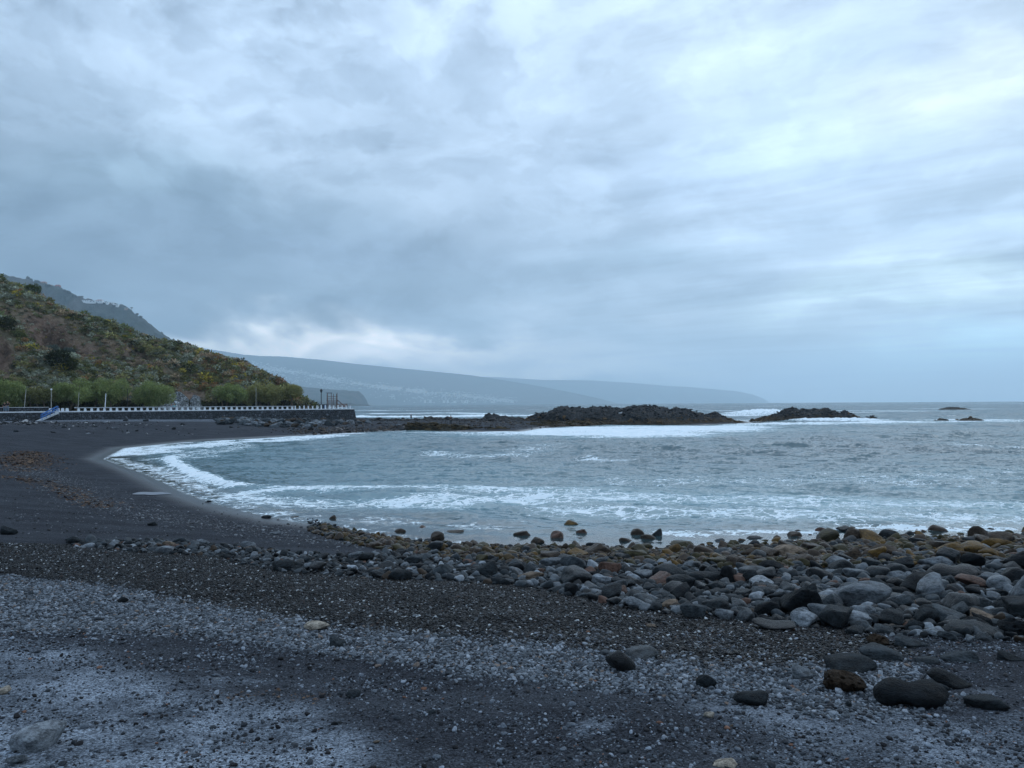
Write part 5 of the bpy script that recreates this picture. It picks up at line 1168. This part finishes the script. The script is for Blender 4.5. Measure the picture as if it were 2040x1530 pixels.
def tree(px0, px1, ytop, ybot, off, seed, cols, label, trunks=3, n=6500, grp='tamarisk trees along the promenade'):
    rg = np.random.RandomState(seed); pc = (px0 + px1) / 2; q = wall_px(pc, off); Y = q[1]; m_per = Y / F_PX
    wd = (px1 - px0) * m_per; zt = aty(pc, ytop, Y)[2] - ZT; zb_ = aty(pc, ybot, Y)[2] - ZT
    o = link('tamarisk_tree', None, None, (q[0], q[1], ZT)); tag(o, label, 'tree', grp)
    blobs = []; nb = max(5, int(wd / 1.0)); 
    for i in range(nb):
        x = (-.5 + (i + .5) / nb) * wd * .82; e = 1 - (2 * abs(x) / wd) ** 2 * .35; rz_ = (zt - zb_) * .5 * e * rg.uniform(.62, 1.1)
        blobs.append((x, rg.normal(0, .5), zt * (.97 if e > .9 else .92) * rg.uniform(.78, 1.03) - rz_, wd / nb * rg.uniform(.8, 1.25), min(wd * .3, 2.4), rz_))
        blobs.append((x + rg.normal(0, .4), rg.normal(0, .8), zb_ + (zt - zb_) * .35, wd / nb * .95, min(wd * .33, 2.6), (zt - zb_) * .38))
    sub = []
    for (bx, by, bz, bu, bv_, bw) in blobs:
        for q_ in range(9):
            dd_ = rg.normal(size=3); dd_ /= np.linalg.norm(dd_); dd_[1] = -abs(dd_[1]) if rg.rand() < .6 else dd_[1]; f_ = rg.uniform(.30, .46)
            sub.append((bx + dd_[0] * bu * .72, by + dd_[1] * bv_ * .72, bz + dd_[2] * bw * .72, bu * f_ * 1.2, bv_ * f_, bw * f_ * .9))
    V, Fq, c = leaves(int(n * 2.4), sub + blobs[::2], rg, .30, .040, cols)
    me = mesh_np('crown', V, Fq, [M_LEAF], False, {'tint': ('FLOAT_COLOR', 'POINT', c)}); link('crown', me, o)
    for k in range(trunks):
        b = MB(); x0 = rg.uniform(-.25, .25) * wd; p = Vector((x0, 0, -.05)); r = .17
        tgt = Vector((x0 + rg.uniform(-.18, .18) * wd, rg.uniform(-.5, .5), zb_ + (zt - zb_) * .5))
        mid = p.lerp(tgt, .45) + Vector((rg.uniform(-.3, .3), 0, 0)); b.bar(p, mid, r, r * .75, 7); b.bar(mid, tgt, r * .75, r * .35, 7)
        for _ in range(4):
            e = tgt + Vector((rg.uniform(-.2, .2) * wd, rg.uniform(-1, 1), rg.uniform(.0, .35) * zt)); b.bar(mid.lerp(tgt, rg.uniform(.2, .9)), e, r * .35, r * .1, 5)
        b.build('trunk', M_BARK, o)
G1 = [(0.198, 0.255, 0.094), (0.259, 0.302, 0.114), (0.137, 0.181, 0.070), (0.334, 0.362, 0.139)]

G2 = [(0.289, 0.275, 0.107), (0.349, 0.315, 0.127), (0.198, 0.200, 0.076), (0.243, 0.255, 0.101)]

G3 = [(0.152, 0.160, 0.070), (0.107, 0.113, 0.050), (0.243, 0.234, 0.094)]

tree(-20, 50, 748, 800, 9, 1, G1, 'bright green feathery tree cut by the left edge of the photo', 3)
tree(-110, -15, 752, 800, 9, 2, G1, 'green feathery tree just outside the left edge', 2)
tree(48, 104, 770, 803, 8, 3, G3, 'low dull green hedge like tree between the two pale poles', 3, 5000)
tree(104, 178, 762, 798, 8.5, 4, G1, 'mid green tree left of the tallest bushy tree', 3)
tree(150, 250, 747, 797, 9.5, 5, G1, 'biggest bright green bushy tree in front of the hill', 4, 9000)
tree(262, 345, 757, 799, 9, 6, G1, 'bright green spreading tree left of the grey rubble wall', 3, 7500)
tree(428, 492, 763, 800, 9, 7, G1, 'rounded bright green tree at the right foot of the hill', 3, 6500)
tree(488, 566, 760, 800, 9.5, 8, G2, 'olive green tree between the rounded tree and the last one', 4, 7500)
tree(548, 600, 764, 792, 8, 9, G2, 'yellowish green last tree with bare trunks showing next to the sea', 3, 5500)
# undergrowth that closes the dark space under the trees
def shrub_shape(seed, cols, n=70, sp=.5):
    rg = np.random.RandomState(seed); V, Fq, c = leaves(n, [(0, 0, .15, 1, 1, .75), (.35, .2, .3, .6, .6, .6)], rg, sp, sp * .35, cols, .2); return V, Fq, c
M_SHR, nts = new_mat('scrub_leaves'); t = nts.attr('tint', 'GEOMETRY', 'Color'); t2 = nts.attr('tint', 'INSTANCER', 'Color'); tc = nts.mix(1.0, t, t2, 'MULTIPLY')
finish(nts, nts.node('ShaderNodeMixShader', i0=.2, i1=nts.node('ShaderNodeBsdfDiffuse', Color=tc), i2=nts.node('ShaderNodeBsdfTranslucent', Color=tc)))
SHR = []
for i in range(6):
    V, Fq, c = shrub_shape(60 + i, [(1, 1, 1), (.7, .7, .7), (1.25, 1.25, 1.2)], 95, .42); SHR.append(mesh_np('shrub_shape', V, Fq, [M_SHR], False, {'tint': ('FLOAT_COLOR', 'POINT', c)}))
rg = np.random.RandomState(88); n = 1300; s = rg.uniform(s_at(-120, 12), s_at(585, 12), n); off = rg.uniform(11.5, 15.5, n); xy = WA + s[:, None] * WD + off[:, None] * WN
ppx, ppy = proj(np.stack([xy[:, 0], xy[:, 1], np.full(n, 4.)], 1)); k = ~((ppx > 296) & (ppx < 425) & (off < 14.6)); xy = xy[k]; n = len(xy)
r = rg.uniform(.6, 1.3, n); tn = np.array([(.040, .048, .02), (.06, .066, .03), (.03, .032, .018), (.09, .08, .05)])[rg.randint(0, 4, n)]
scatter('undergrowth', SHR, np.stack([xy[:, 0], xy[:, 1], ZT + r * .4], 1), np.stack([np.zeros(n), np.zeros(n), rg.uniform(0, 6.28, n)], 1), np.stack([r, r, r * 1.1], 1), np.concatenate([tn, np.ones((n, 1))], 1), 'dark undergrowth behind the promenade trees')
# scrub on the hill
from mathutils.bvhtree import BVHTree
nI, nJ = HV.shape[:2]; rg = np.random.RandomState(99); n = 27000
ui = rg.uniform(0, nI - 2, n); vj = rg.uniform(3, nJ * .72, n); i0 = ui.astype(int); j0 = vj.astype(int); fu = (ui - i0)[:, None]; fv = (vj - j0)[:, None]
P = HV[i0, j0] * (1 - fu) * (1 - fv) + HV[i0 + 1, j0] * fu * (1 - fv) + HV[i0, j0 + 1] * (1 - fu) * fv + HV[i0 + 1, j0 + 1] * fu * fv
bv = bare[i0, j0]; hol = hollow[i0, j0]; pxx, pyy = proj(P)
dens = fbm(P[:, 0] / 6, P[:, 1] / 6, P[:, 2] / 6, o=3, seed=141)
k = (rg.rand(n) > bv * .78) & (rg.rand(n) > hol * 1.6) & (pxx > -320) & (dens + rg.uniform(-.2, .2, n) > .36) & ~((pxx > 300) & (pxx < 412) & (pyy > 782))
P, pxx, pyy, bv = P[k], pxx[k], pyy[k], bv[k]; n = len(P); print('scrub', n)
TC = {'sage': (0.325, 0.345, 0.267), 'olive': (0.240, 0.227, 0.098), 'green': (0.143, 0.163, 0.072), 'yellow': (0.494, 0.403, 0.078), 'dry': (0.364, 0.273, 0.182), 'dark': (0.072, 0.073, 0.049), 'rust': (0.338, 0.182, 0.085)}
ck = list(TC); base_p = np.array([.26, .24, .20, .03, .15, .10, .02]); T = np.zeros((n, 3)); pn = fbm(P[:, 0] / 8, P[:, 1] / 8, P[:, 2] / 8, o=3, seed=151)
for i in range(n):
    p = base_p.copy(); x, y = pxx[i], pyy[i]
    if x > 380: p[3] += .07; p[6] += .12; p[4] += .10; p[6] += .04 if 480 < x < 540 else .02; p[0] *= .6; p[1] += .05
    if 60 < x < 330 and y > 700 + (x - 60) * .12: p[0] += .35
    if x < 60 and y > 640: p[0] += .2; p[1] += .2
    if bv[i] > .5: p[4] += .25; p[5] += .15
    if pn[i] > .55: p[0] += .3
    elif pn[i] < .42: p[1] += .25
    T[i] = TC[ck[rg.choice(7, p=p / p.sum())]]
T *= rg.uniform(.7, 1.3, (n, 1)); r = np.clip(.43 * np.exp(rg.normal(0, .42, n)), .18, 1.4) * (1 - .35 * (bv > .5))
scatter('scrub', SHR, P + np.array([0, 0, .22]) * r[:, None], np.stack([rg.normal(0, .15, n), rg.normal(0, .15, n), rg.uniform(0, 6.28, n)], 1), np.stack([r, r, r * .8], 1), np.concatenate([T, np.ones((n, 1))], 1), 'low sage, olive and yellow scrub covering the near hill')
# dark bushes one can tell apart on the slope
def bush(px, py, wpx, cols, label, seed, n=900):
    i, j = np.unravel_index(np.argmin((hpx[:, 5:90] - px) ** 2 + (hpy[:, 5:90] - py) ** 2), hpx[:, 5:90].shape); p = HV[i, j + 5]; r = wpx / 2 * p[1] / F_PX
    rg = np.random.RandomState(seed); o = link('bush', None, None, (p[0] - WN[0] * .3, p[1] - WN[1] * .3, p[2])); tag(o, label, 'bush', 'bushes on the near hill')
    V, Fq, c = leaves(n, [(0, 0, r * .5, r, r, r * .8), (r * .4, 0, r * .8, r * .6, r * .6, r * .6), (-r * .4, 0, r * .6, r * .6, r * .6, r * .5)], rg, .35, .09, cols, .2)
    link('foliage', mesh_np('foliage', V, Fq, [M_LEAF], False, {'tint': ('FLOAT_COLOR', 'POINT', c)}), o)
    b = MB(); b.bar((0, 0, -.3), (.1, 0, r * .7), .09, .05); b.build('stem', M_BARK, o)
bush(115, 740, 46, [(.020, .026, .014), (.030, .036, .018)], 'dark green round bush above the tree left of the ramp', 201, 1600)
bush(138, 745, 30, [(.050, .060, .022), (.065, .075, .026)], 'lighter green bush just right of the dark round one', 202)
bush(10, 668, 34, [(.035, .042, .02), (.05, .055, .028)], 'dark green bush at the left edge high on the hill', 203)
bush(66, 586, 30, [(.075, .090, .026), (.055, .07, .022)], 'yellow green bush on the crest above the dark slope', 204)
bush(135, 708, 24, [(.12, .15, .13), (.09, .115, .10)], 'pale sage bush below the dark hollow', 205)
bush(105, 703, 22, [(.12, .15, .13), (.10, .12, .10)], 'pale sage bush left of the other pale one under the hollow', 206)
bush(247, 680, 10, [(.26, .20, .02), (.2, .17, .03)], 'small bright yellow flowering bush in the middle of the hill', 207, 400)
bush(590, 768, 16, [(.04, .045, .02), (.05, .055, .028)], 'small dark bush on the nose of the hill', 208, 500)
# ------------------------------------------------------------------ houses and trees on the far ridge
rp_, rj = RIDGE.shape[:2]; rpx, rpy = proj(RIDGE.reshape(-1, 3)); rpx = rpx.reshape(rp_, rj); rpy = rpy.reshape(rp_, rj)
def ridge_at(px, py): i, j = np.unravel_index(np.argmin((rpx[:, :62] - px) ** 2 + (rpy[:, :62] - py) ** 2), (rp_, 62)); return RIDGE[i, j]
M_ROOF = simple_mat('red_roof_tile', (.28, .07, .045), .8); M_WW = simple_mat('white_wall', (.75, .76, .76), .8, .05); M_OW = simple_mat('ochre_wall', (.36, .22, .15), .8, .1); M_RW = simple_mat('red_wall', (.30, .06, .05), .8, .1); M_GL = simple_mat('window_glass', (.02, .03, .04), .15)
def house(px, py, wpx, hpx_, wall, roof, label, flat=False):
    p = ridge_at(px, py); m_ = p[1] / F_PX; w_, h_ = wpx * m_, hpx_ * m_; d_ = w_ * .5; o = link('house', None, None, tuple(p)); tag(o, label, 'house', 'houses along the far ridge')
    b = MB(); b.box((0, 0, h_ / 2 - 2), (w_, d_, h_ + 4)); b.build('wall', wall, o)
    if flat: b = MB(); b.box((0, 0, h_ + .35), (w_ * 1.08, d_ * 1.08, .7)); b.build('roof', roof, o)
    else:
        b = MB(); z = h_ + .02; r_ = h_ * .55; x, y = w_ * .54, d_ * .56; b.v = [(-x, -y, z), (x, -y, z), (x, y, z), (-x, y, z), (-x * .55, 0, z + r_), (x * .55, 0, z + r_)]; b.f = [[0, 1, 5, 4], [2, 3, 4, 5], [1, 2, 5], [3, 0, 4], [3, 2, 1, 0]]; b.build('roof', roof, o)
    for k in range(3): b = MB(); b.box((w_ * (-.3 + .3 * k), -d_ / 2 - .15, h_ * .5), (w_ * .12, .3, h_ * .45)); b.build('window', M_GL, o)
house(86, 566, 12, 3.4, M_OW, M_ROOF, 'ochre house at the left end of the ridge houses')
house(99, 571, 8, 3, M_OW, M_CONC, 'small ochre flat roofed house right of the leftmost one', True)
house(115, 573, 10, 4, M_RW, M_ROOF, 'deep red house with a red roof on the ridge', )
house(108, 577, 6, 1.8, M_WW, M_CONC, 'tiny white house below the deep red one', True)
house(160, 595, 8, 3, M_OW, M_ROOF, 'small pinkish house left of the white terraces', )
house(172, 600, 14, 2.4, M_WW, M_CONC, 'long low white terrace house left of the orange roof', True)
house(184, 603, 20, 2.4, M_WW, M_WW, 'long white house under the orange roof', True)
house(199, 602, 14, 3.2, M_WW, M_ROOF, 'white house with a bright orange red roof', )
house(212, 605, 11, 2.6, M_WW, M_WW, 'white flat house right of the orange roofed one', True)
house(222, 607, 9, 2.8, M_WW, M_CONC, 'white flat house with a grey roof near the right end', True)
house(232, 611, 10, 3.0, M_WW, M_WW, 'bright white house at the right end of the ridge houses', True)
house(252, 616, 6, 2.4, M_OW, M_CONC, 'small brownish house by the two palms', True)
def rtree(px, py, wpx, hpx_, label, palm=False):
    p = ridge_at(px, py + 2); m_ = p[1] / F_PX; r = wpx / 2 * m_; h = hpx_ * m_; rg = np.random.RandomState(int(px * 7)); o = link('palm_tree' if palm else 'ridge_tree', None, None, (p[0], p[1], p[2] - 2)); tag(o, label, 'palm tree' if palm else 'tree', 'trees along the far ridge')
    b = MB(); b.bar((0, 0, 0), (0, 0, h * (.95 if palm else .7) + 2), .5, .35); b.build('trunk', M_BARK, o)
    bl = [(0, 0, h + 1.5, r, r, r * .45)] if palm else [(0, 0, h * .62 + 2, r, r, h * .42), (r * .5, 0, h * .5 + 2, r * .6, r * .6, h * .3), (-r * .5, 0, h * .55 + 2, r * .6, r * .6, h * .3)]
    V, Fq, c = leaves(380 if not palm else 160, bl, rg, r * .4, r * .12, [(.03, .045, .03), (.02, .032, .022)], .6); link('crown', mesh_np('crown', V, Fq, [M_LEAF], False, {'tint': ('FLOAT_COLOR', 'POINT', c)}), o)
for a in [(56, 558, 6, 8, 'tall dark tree at the left end of the far ridge'), (62, 559, 5, 6, 'dark tree just right of the tall left one'), (73, 562, 9, 5, 'wide dark tree left of the ochre house'), (78, 564, 7, 5, 'dark tree touching the ochre house'), (94, 569, 6, 4, 'small dark tree between the ochre houses'),
          (104, 572, 6, 5, 'dark tree left of the deep red house'), (128, 581, 5, 6, 'tree right of the deep red house'), (137, 585, 7, 7, 'largest tree in the gap between the house groups'), (147, 591, 7, 5, 'low tree right of the largest gap tree'), (156, 594, 6, 4, 'tree beside the pinkish house'),
          (182, 601, 6, 4, 'small tree behind the long white house'), (192, 603, 5, 3, 'low tree left of the orange roof'), (206, 605, 5, 3, 'low tree right of the orange roof'), (226, 609, 6, 3, 'low tree behind the grey roofed white house'), (273, 626, 5, 4, 'dark tree on the steep right shoulder of the ridge'),
          (280, 632, 6, 4, 'dark tree lower on the right shoulder'), (322, 664, 5, 4, 'small tree on the lower right ridge line'), (345, 678, 4, 5, 'thin tree at the foot of the ridge line')]: rtree(*a)
for a in [(163, 596, 5, 7, 'palm tree left of the white terraces'), (249, 614, 4, 6, 'palm tree left of its taller twin at the ridge end'), (262, 618, 4, 7, 'taller palm tree at the right end of the ridge houses')]: rtree(*a, palm=True)
# the town on the mountain: buildings one could still tell apart, the rest as one mass
fpx, fpy = proj(FARV.reshape(-1, 3)); fpx = fpx.reshape(FARV.shape[:2]); fpy = fpy.reshape(FARV.shape[:2]); rg = np.random.RandomState(404)
line_x = [500, 600, 700, 760, 800, 850, 900, 960, 1000, 1020]; line_y = [728, 744, 763, 772, 776, 782, 787, 793, 798, 800]
def far_pt(px, py):
    i = int(np.clip(np.searchsorted(FARX, px), 1, len(FARX) - 1)); colp = fpy[i, :87]; j = int(np.argmin(np.abs(colp - py))); return FARV[i, j]
bt = []
for k in range(3600):
    px_ = rg.uniform(500, 1030); c = np.interp(px_, line_x, line_y)
    if rg.rand() < .55: py_ = c + rg.normal(0, 2.0)
    else: py_ = c + rg.uniform(-9, 24)
    if py_ > 804 or fbm(np.array([px_ / 24]), np.array([py_ / 5]), o=3, seed=41)[0] < .47 and rg.rand() < .8: continue
    if px_ < 735 and py_ > 775: continue
    bt.append((px_, py_, rg.uniform(.7, 2.0) * (1.3 if abs(py_ - c) < 4 and 690 < px_ < 930 else 1)))
TM = [simple_mat('pale_town_wall', (.80, .78, .72), .8, .02), simple_mat('cream_town_wall', (.75, .62, .45), .8, .02)]
bt.sort(key=lambda q: -q[2]); cub = []
for i_, m_ in enumerate(TM): b = MB(); b.box((0, 0, .5), (1, .6, 1)); me = bpy.data.meshes.new('town_building'); me.from_pydata(b.v, [], b.f); me.materials.append(m_); cub.append(me)
for (px_, py_, sz) in bt[:270]:
    p = far_pt(px_, py_); mm = p[1] / F_PX; o = link('town_building', cub[int(rg.rand() < .3)], None, tuple(p)); o.scale = (sz * mm * 1.3, sz * mm, sz * mm * .75)
    zx_ = ['left of the headland', 'above the headland', 'behind the pier end', 'above the gravel spit', 'left of the long outcrop'][min(4, int((px_ - 500) / 110))]; dy_ = py_ - np.interp(px_, line_x, line_y)
    tag(o, '%s pale building of the far town, %s, %s' % ('tiny' if sz < 1.6 else 'small', 'on the bright band' if abs(dy_) < 4 else ('above the bright band' if dy_ < 0 else 'below the bright band'), zx_), 'building', 'buildings of the far town')
HN = ['leftmost', 'second from left', 'third from left', 'short fourth', 'wide middle', 'right middle', 'small right', 'rightmost', 'slim middle']
for hi_, (px_, w_, h_) in enumerate(((846, 4, 6), (857, 5, 7), (884, 5, 5), (891, 4, 7), (906, 6, 5), (925, 5, 5), (978, 4, 4), (985, 3, 6), (930, 3, 7))):
    p = far_pt(px_, 803.0); mm = p[1] / F_PX; o = link('hotel_block', cub[0], None, tuple(p)); o.scale = (w_ * mm, w_ * mm, h_ * mm); tag(o, HN[hi_] + ' pale high rise block on the far town waterfront', 'building', 'high rise blocks on the far waterfront')
VV = []; FF = []; b = MB()
for (px_, py_, sz) in bt[270:]: p = far_pt(px_, py_); mm = p[1] / F_PX; b.box((p[0], p[1], p[2] + sz * mm * .3), (sz * mm * 1.4, sz * mm, sz * mm * .8))
o = b.build('town', TM[0]); tag(o, 'mass of white buildings spread over the hazy far slope', kind='stuff')

# ------------------------------------------------------------------ people
M_SKIN = simple_mat('skin', (.36, .20, .13), .6, .05); 
def skin_mesh(name, pts, edges, radii, mat, parent, root=0):
    me = bpy.data.meshes.new(name); me.from_pydata(pts, edges, []); me.materials.append(mat); o = link(name, me, parent); md = o.modifiers.new('skin', 'SKIN'); md.use_smooth_shade = True
    for i, r in enumerate(radii): me.skin_vertices[0].data[i].radius = (r, r) if not isinstance(r, tuple) else r
    me.skin_vertices[0].data[root].use_root = True; o.modifiers.new('subdivision', 'SUBSURF').levels = 1; o.modifiers[-1].render_levels = 2; return o
def person(loc, rz, label, shirt, trou, hair, pose='stand', h=1.7, larm=None, rarm=None):
    o = link('person', None, None, loc); o.rotation_euler = (0, 0, rz); tag(o, label, 'person'); k = h / 1.72; J = {}
    J['pel'] = (0, 0, .95); J['wai'] = (0, .01, 1.10); J['che'] = (0, .01, 1.32); J['nek'] = (0, .0, 1.47); J['hb'] = (0, -.02, 1.55); J['hm'] = (0, -.03, 1.63); J['ht'] = (0, -.01, 1.72)
    for s, n_ in ((-1, 'l'), (1, 'r')):
        J[n_ + 'sh'] = (s * .18, .01, 1.40)
        arm = {'l': larm, 'r': rarm}[n_]
        if arm is None: arm = ((s * .24, .02, 1.12), (s * .25, -.06, .88))
        J[n_ + 'el'], J[n_ + 'wr'] = arm; J[n_ + 'hp'] = (s * .09, 0, .90)
        w_ = .10 if pose == 'stand' else .16
        if pose == 'sit': J[n_ + 'kn'] = (s * .12, -.45, .88); J[n_ + 'an'] = (s * .12, -.48, .45); J[n_ + 'to'] = (s * .12, -.62, .41)
        else: J[n_ + 'kn'] = (s * w_, -.03, .50); J[n_ + 'an'] = (s * (w_ + .03), .02, .08); J[n_ + 'to'] = (s * (w_ + .05), -.14, .03)
        a, b_ = Vector(J[n_ + 'el']), Vector(J[n_ + 'wr']); d_ = (b_ - a).normalized(); J[n_ + 'ha'] = tuple(b_ + d_ * .08)
        sx = d_.orthogonal().normalized()
        for f in range(4): J[n_ + 'f%d' % f] = tuple(b_ + d_ * (.155 + .012 * (1 - abs(f - 1.3))) + sx * (.028 * (f - 1.5)))
        J[n_ + 'th'] = tuple(b_ + d_ * .08 + sx * -.075)
    if pose == 'sit': J = {a: (x, y, z - .45) for a, (x, y, z) in J.items()}
    R_ = {'pel': .12, 'wai': .115, 'che': .14, 'nek': .055, 'hb': .075, 'hm': .092, 'ht': .06, 'sh': .062, 'el': .042, 'wr': .028, 'hp': .09, 'kn': .058, 'an': .04, 'to': .035, 'ha': .034, 'f0': .009, 'f1': .010, 'f2': .010, 'f3': .009, 'th': .011}
    E = [('pel', 'wai'), ('wai', 'che'), ('che', 'nek'), ('nek', 'hb'), ('hb', 'hm'), ('hm', 'ht')]
    for n_ in 'lr': E += [('che', n_ + 'sh'), (n_ + 'sh', n_ + 'el'), (n_ + 'el', n_ + 'wr'), (n_ + 'wr', n_ + 'ha'), ('pel', n_ + 'hp'), (n_ + 'hp', n_ + 'kn'), (n_ + 'kn', n_ + 'an'), (n_ + 'an', n_ + 'to')] + [(n_ + 'ha', n_ + q) for q in ('f0', 'f1', 'f2', 'f3', 'th')]
    def sub(names, grow, nm, mat, root):
        idx = {n_: i for i, n_ in enumerate(names)}; rr_ = [(R_.get(n_) or R_[n_[1:]]) + (grow if not callable(grow) else grow(n_)) for n_ in names]
        skin_mesh(nm, [tuple(np.array(J[n_]) * k) for n_ in names], [(idx[a], idx[b_]) for a, b_ in E if a in idx and b_ in idx], [q * k for q in rr_], mat, o, idx[root])
    sub(list(J), 0, 'body', M_SKIN, 'pel')
    sub(['pel', 'wai', 'che'] + [s + q for s in 'lr' for q in ('sh', 'el')], .014, 'shirt', shirt, 'pel')
    sub(['pel'] + [s + q for s in 'lr' for q in ('hp', 'kn', 'an')], .013, 'trousers', trou, 'pel')
    sub(['hm', 'ht'], .012, 'hair', hair, 'hm') if False else None
    hm, ht = np.array(J['hm']) * k, np.array(J['ht']) * k; V_, F_ = ICO[2]; V_ = V_ * np.array([.098, .112, .10]) * k + hm + np.array([0, .022, .045]) * k; V_[:, 1] = np.maximum(V_[:, 1], hm[1] - .055 * k); link('hair', mesh_np('hair', V_, F_, [hair]), o)
    fm = MB(); fm.box((0, hm[1] - .098 * k, hm[2] - .01), (.024, .03, .04)); fm.build('nose', M_SKIN, o)
CL = {n_: simple_mat(n_ + '_cloth', c, .85, .08) for n_, c in {'black': (.012, .012, .014), 'navy': (.02, .03, .06), 'light_blue': (.14, .20, .26), 'blue': (.07, .20, .34), 'teal': (.10, .34, .36), 'white': (.6, .62, .63), 'beige': (.3, .25, .2)}.items()}
HD = simple_mat('dark_hair', (.02, .014, .01)); HB = simple_mat('fair_hair', (.22, .16, .09))
q = wall_px(9, .9); person((q[0], q[1], ZT), .4, 'person in light blue trousers leaning near the low wall at the far left', CL['black'], CL['light_blue'], HD, h=1.65)
q = wall_px(15, 1.0); person((q[0], q[1], ZT), .2, 'person in black top and pale trousers with one arm bent at the far left', CL['black'], CL['light_blue'], HB, h=1.8, rarm=((.27, .0, 1.16), (.30, -.1, 1.38)))
bn_ = wall_px(344.5, 1.7); o = link('bench', None, None, (bn_[0], bn_[1], ZT)); o.rotation_euler = (0, 0, WRZ); tag(o, 'low concrete bench behind the wall under the two sitting people', 'bench')
b = MB(); b.box((0, 0, .40), (2.2, .5, .09)); b.build('seat', M_CONC, o)
for x in (-.8, .8): b = MB(); b.box((x, 0, .175), (.2, .4, .35)); b.build('leg', M_CONC, o)
q = wall_px(342, 1.7); person((q[0], q[1], ZT - .01), WRZ, 'sitting person in a pale blue shirt left of the teal one behind the wall', CL['light_blue'], CL['navy'], HD, 'sit')
q = wall_px(347, 1.7); person((q[0], q[1], ZT - .01), WRZ, 'sitting person in a teal shirt behind the wall posts', CL['teal'], CL['navy'], HB, 'sit')
P_ = W(898, 847); person(tuple(P_), .3, 'person in dark clothes standing on the gravel spit with elbows out', CL['black'], CL['black'], HD, h=1.75, larm=((-.36, .02, 1.28), (-.22, -.10, 1.42)), rarm=((.36, .02, 1.28), (.22, -.10, 1.42)))
q = aty(819, 838, 198)[:2]; person((q[0], q[1], gz(q[0], q[1]) - .35), 2.6, 'person in dark clothes seen behind the crest of the gravel spit', CL['navy'], CL['black'], HD, h=1.6)
# gull on the outcrop
p = aty(1236, 824, 163); o = link('seagull', None, None, (p[0], p[1], p[2] - .2)); tag(o, 'white gull standing on the long lava outcrop', 'bird'); V_, F_ = ICO[3]
V2 = V_ * np.array([.30, .12, .13]) + np.array([0, 0, .30]); V2[:, 2] += np.clip(V_[:, 0], 0, 1) ** 3 * .16; V2[:, 0] -= np.clip(-V_[:, 0], 0, 1) ** 3 * .15; link('body', mesh_np('body', V2, F_, [M_WHITE]), o)
link('head', mesh_np('head', V_ * np.array([.085, .07, .075]) + np.array([.30, 0, .52]), F_, [M_WHITE]), o)
for s in (-1, 1):
    link('wing', mesh_np('wing', V_ * np.array([.27, .03, .09]) + np.array([-.06, .11 * s, .33]), F_, [M_CONC]), o); b = MB(); b.bar((.02, .05 * s, 0), (.0, .05 * s, .22), .012); b.build('leg', M_POLE, o)
b = MB(); b.bar((.37, 0, .52), (.48, 0, .49), .02, .006); b.build('beak', M_OW, o)
HAZE_D = 1.5e-4
# ================================================================== HAZE
hb = MB(); hb.box((0, 8500, 440), (40000, 21000, 924))
mz, nt = new_mat('haze')
vol = nt.node('ShaderNodeVolumePrincipled', Color=(.70, .88, 1.0, 1), Density=HAZE_D, Anisotropy=.65)
nt.node('ShaderNodeOutputMaterial', out=None, Volume=vol)
hz_o = hb.build('haze', mz); tag(hz_o, 'pale blue sea haze over the far coast', kind='stuff')
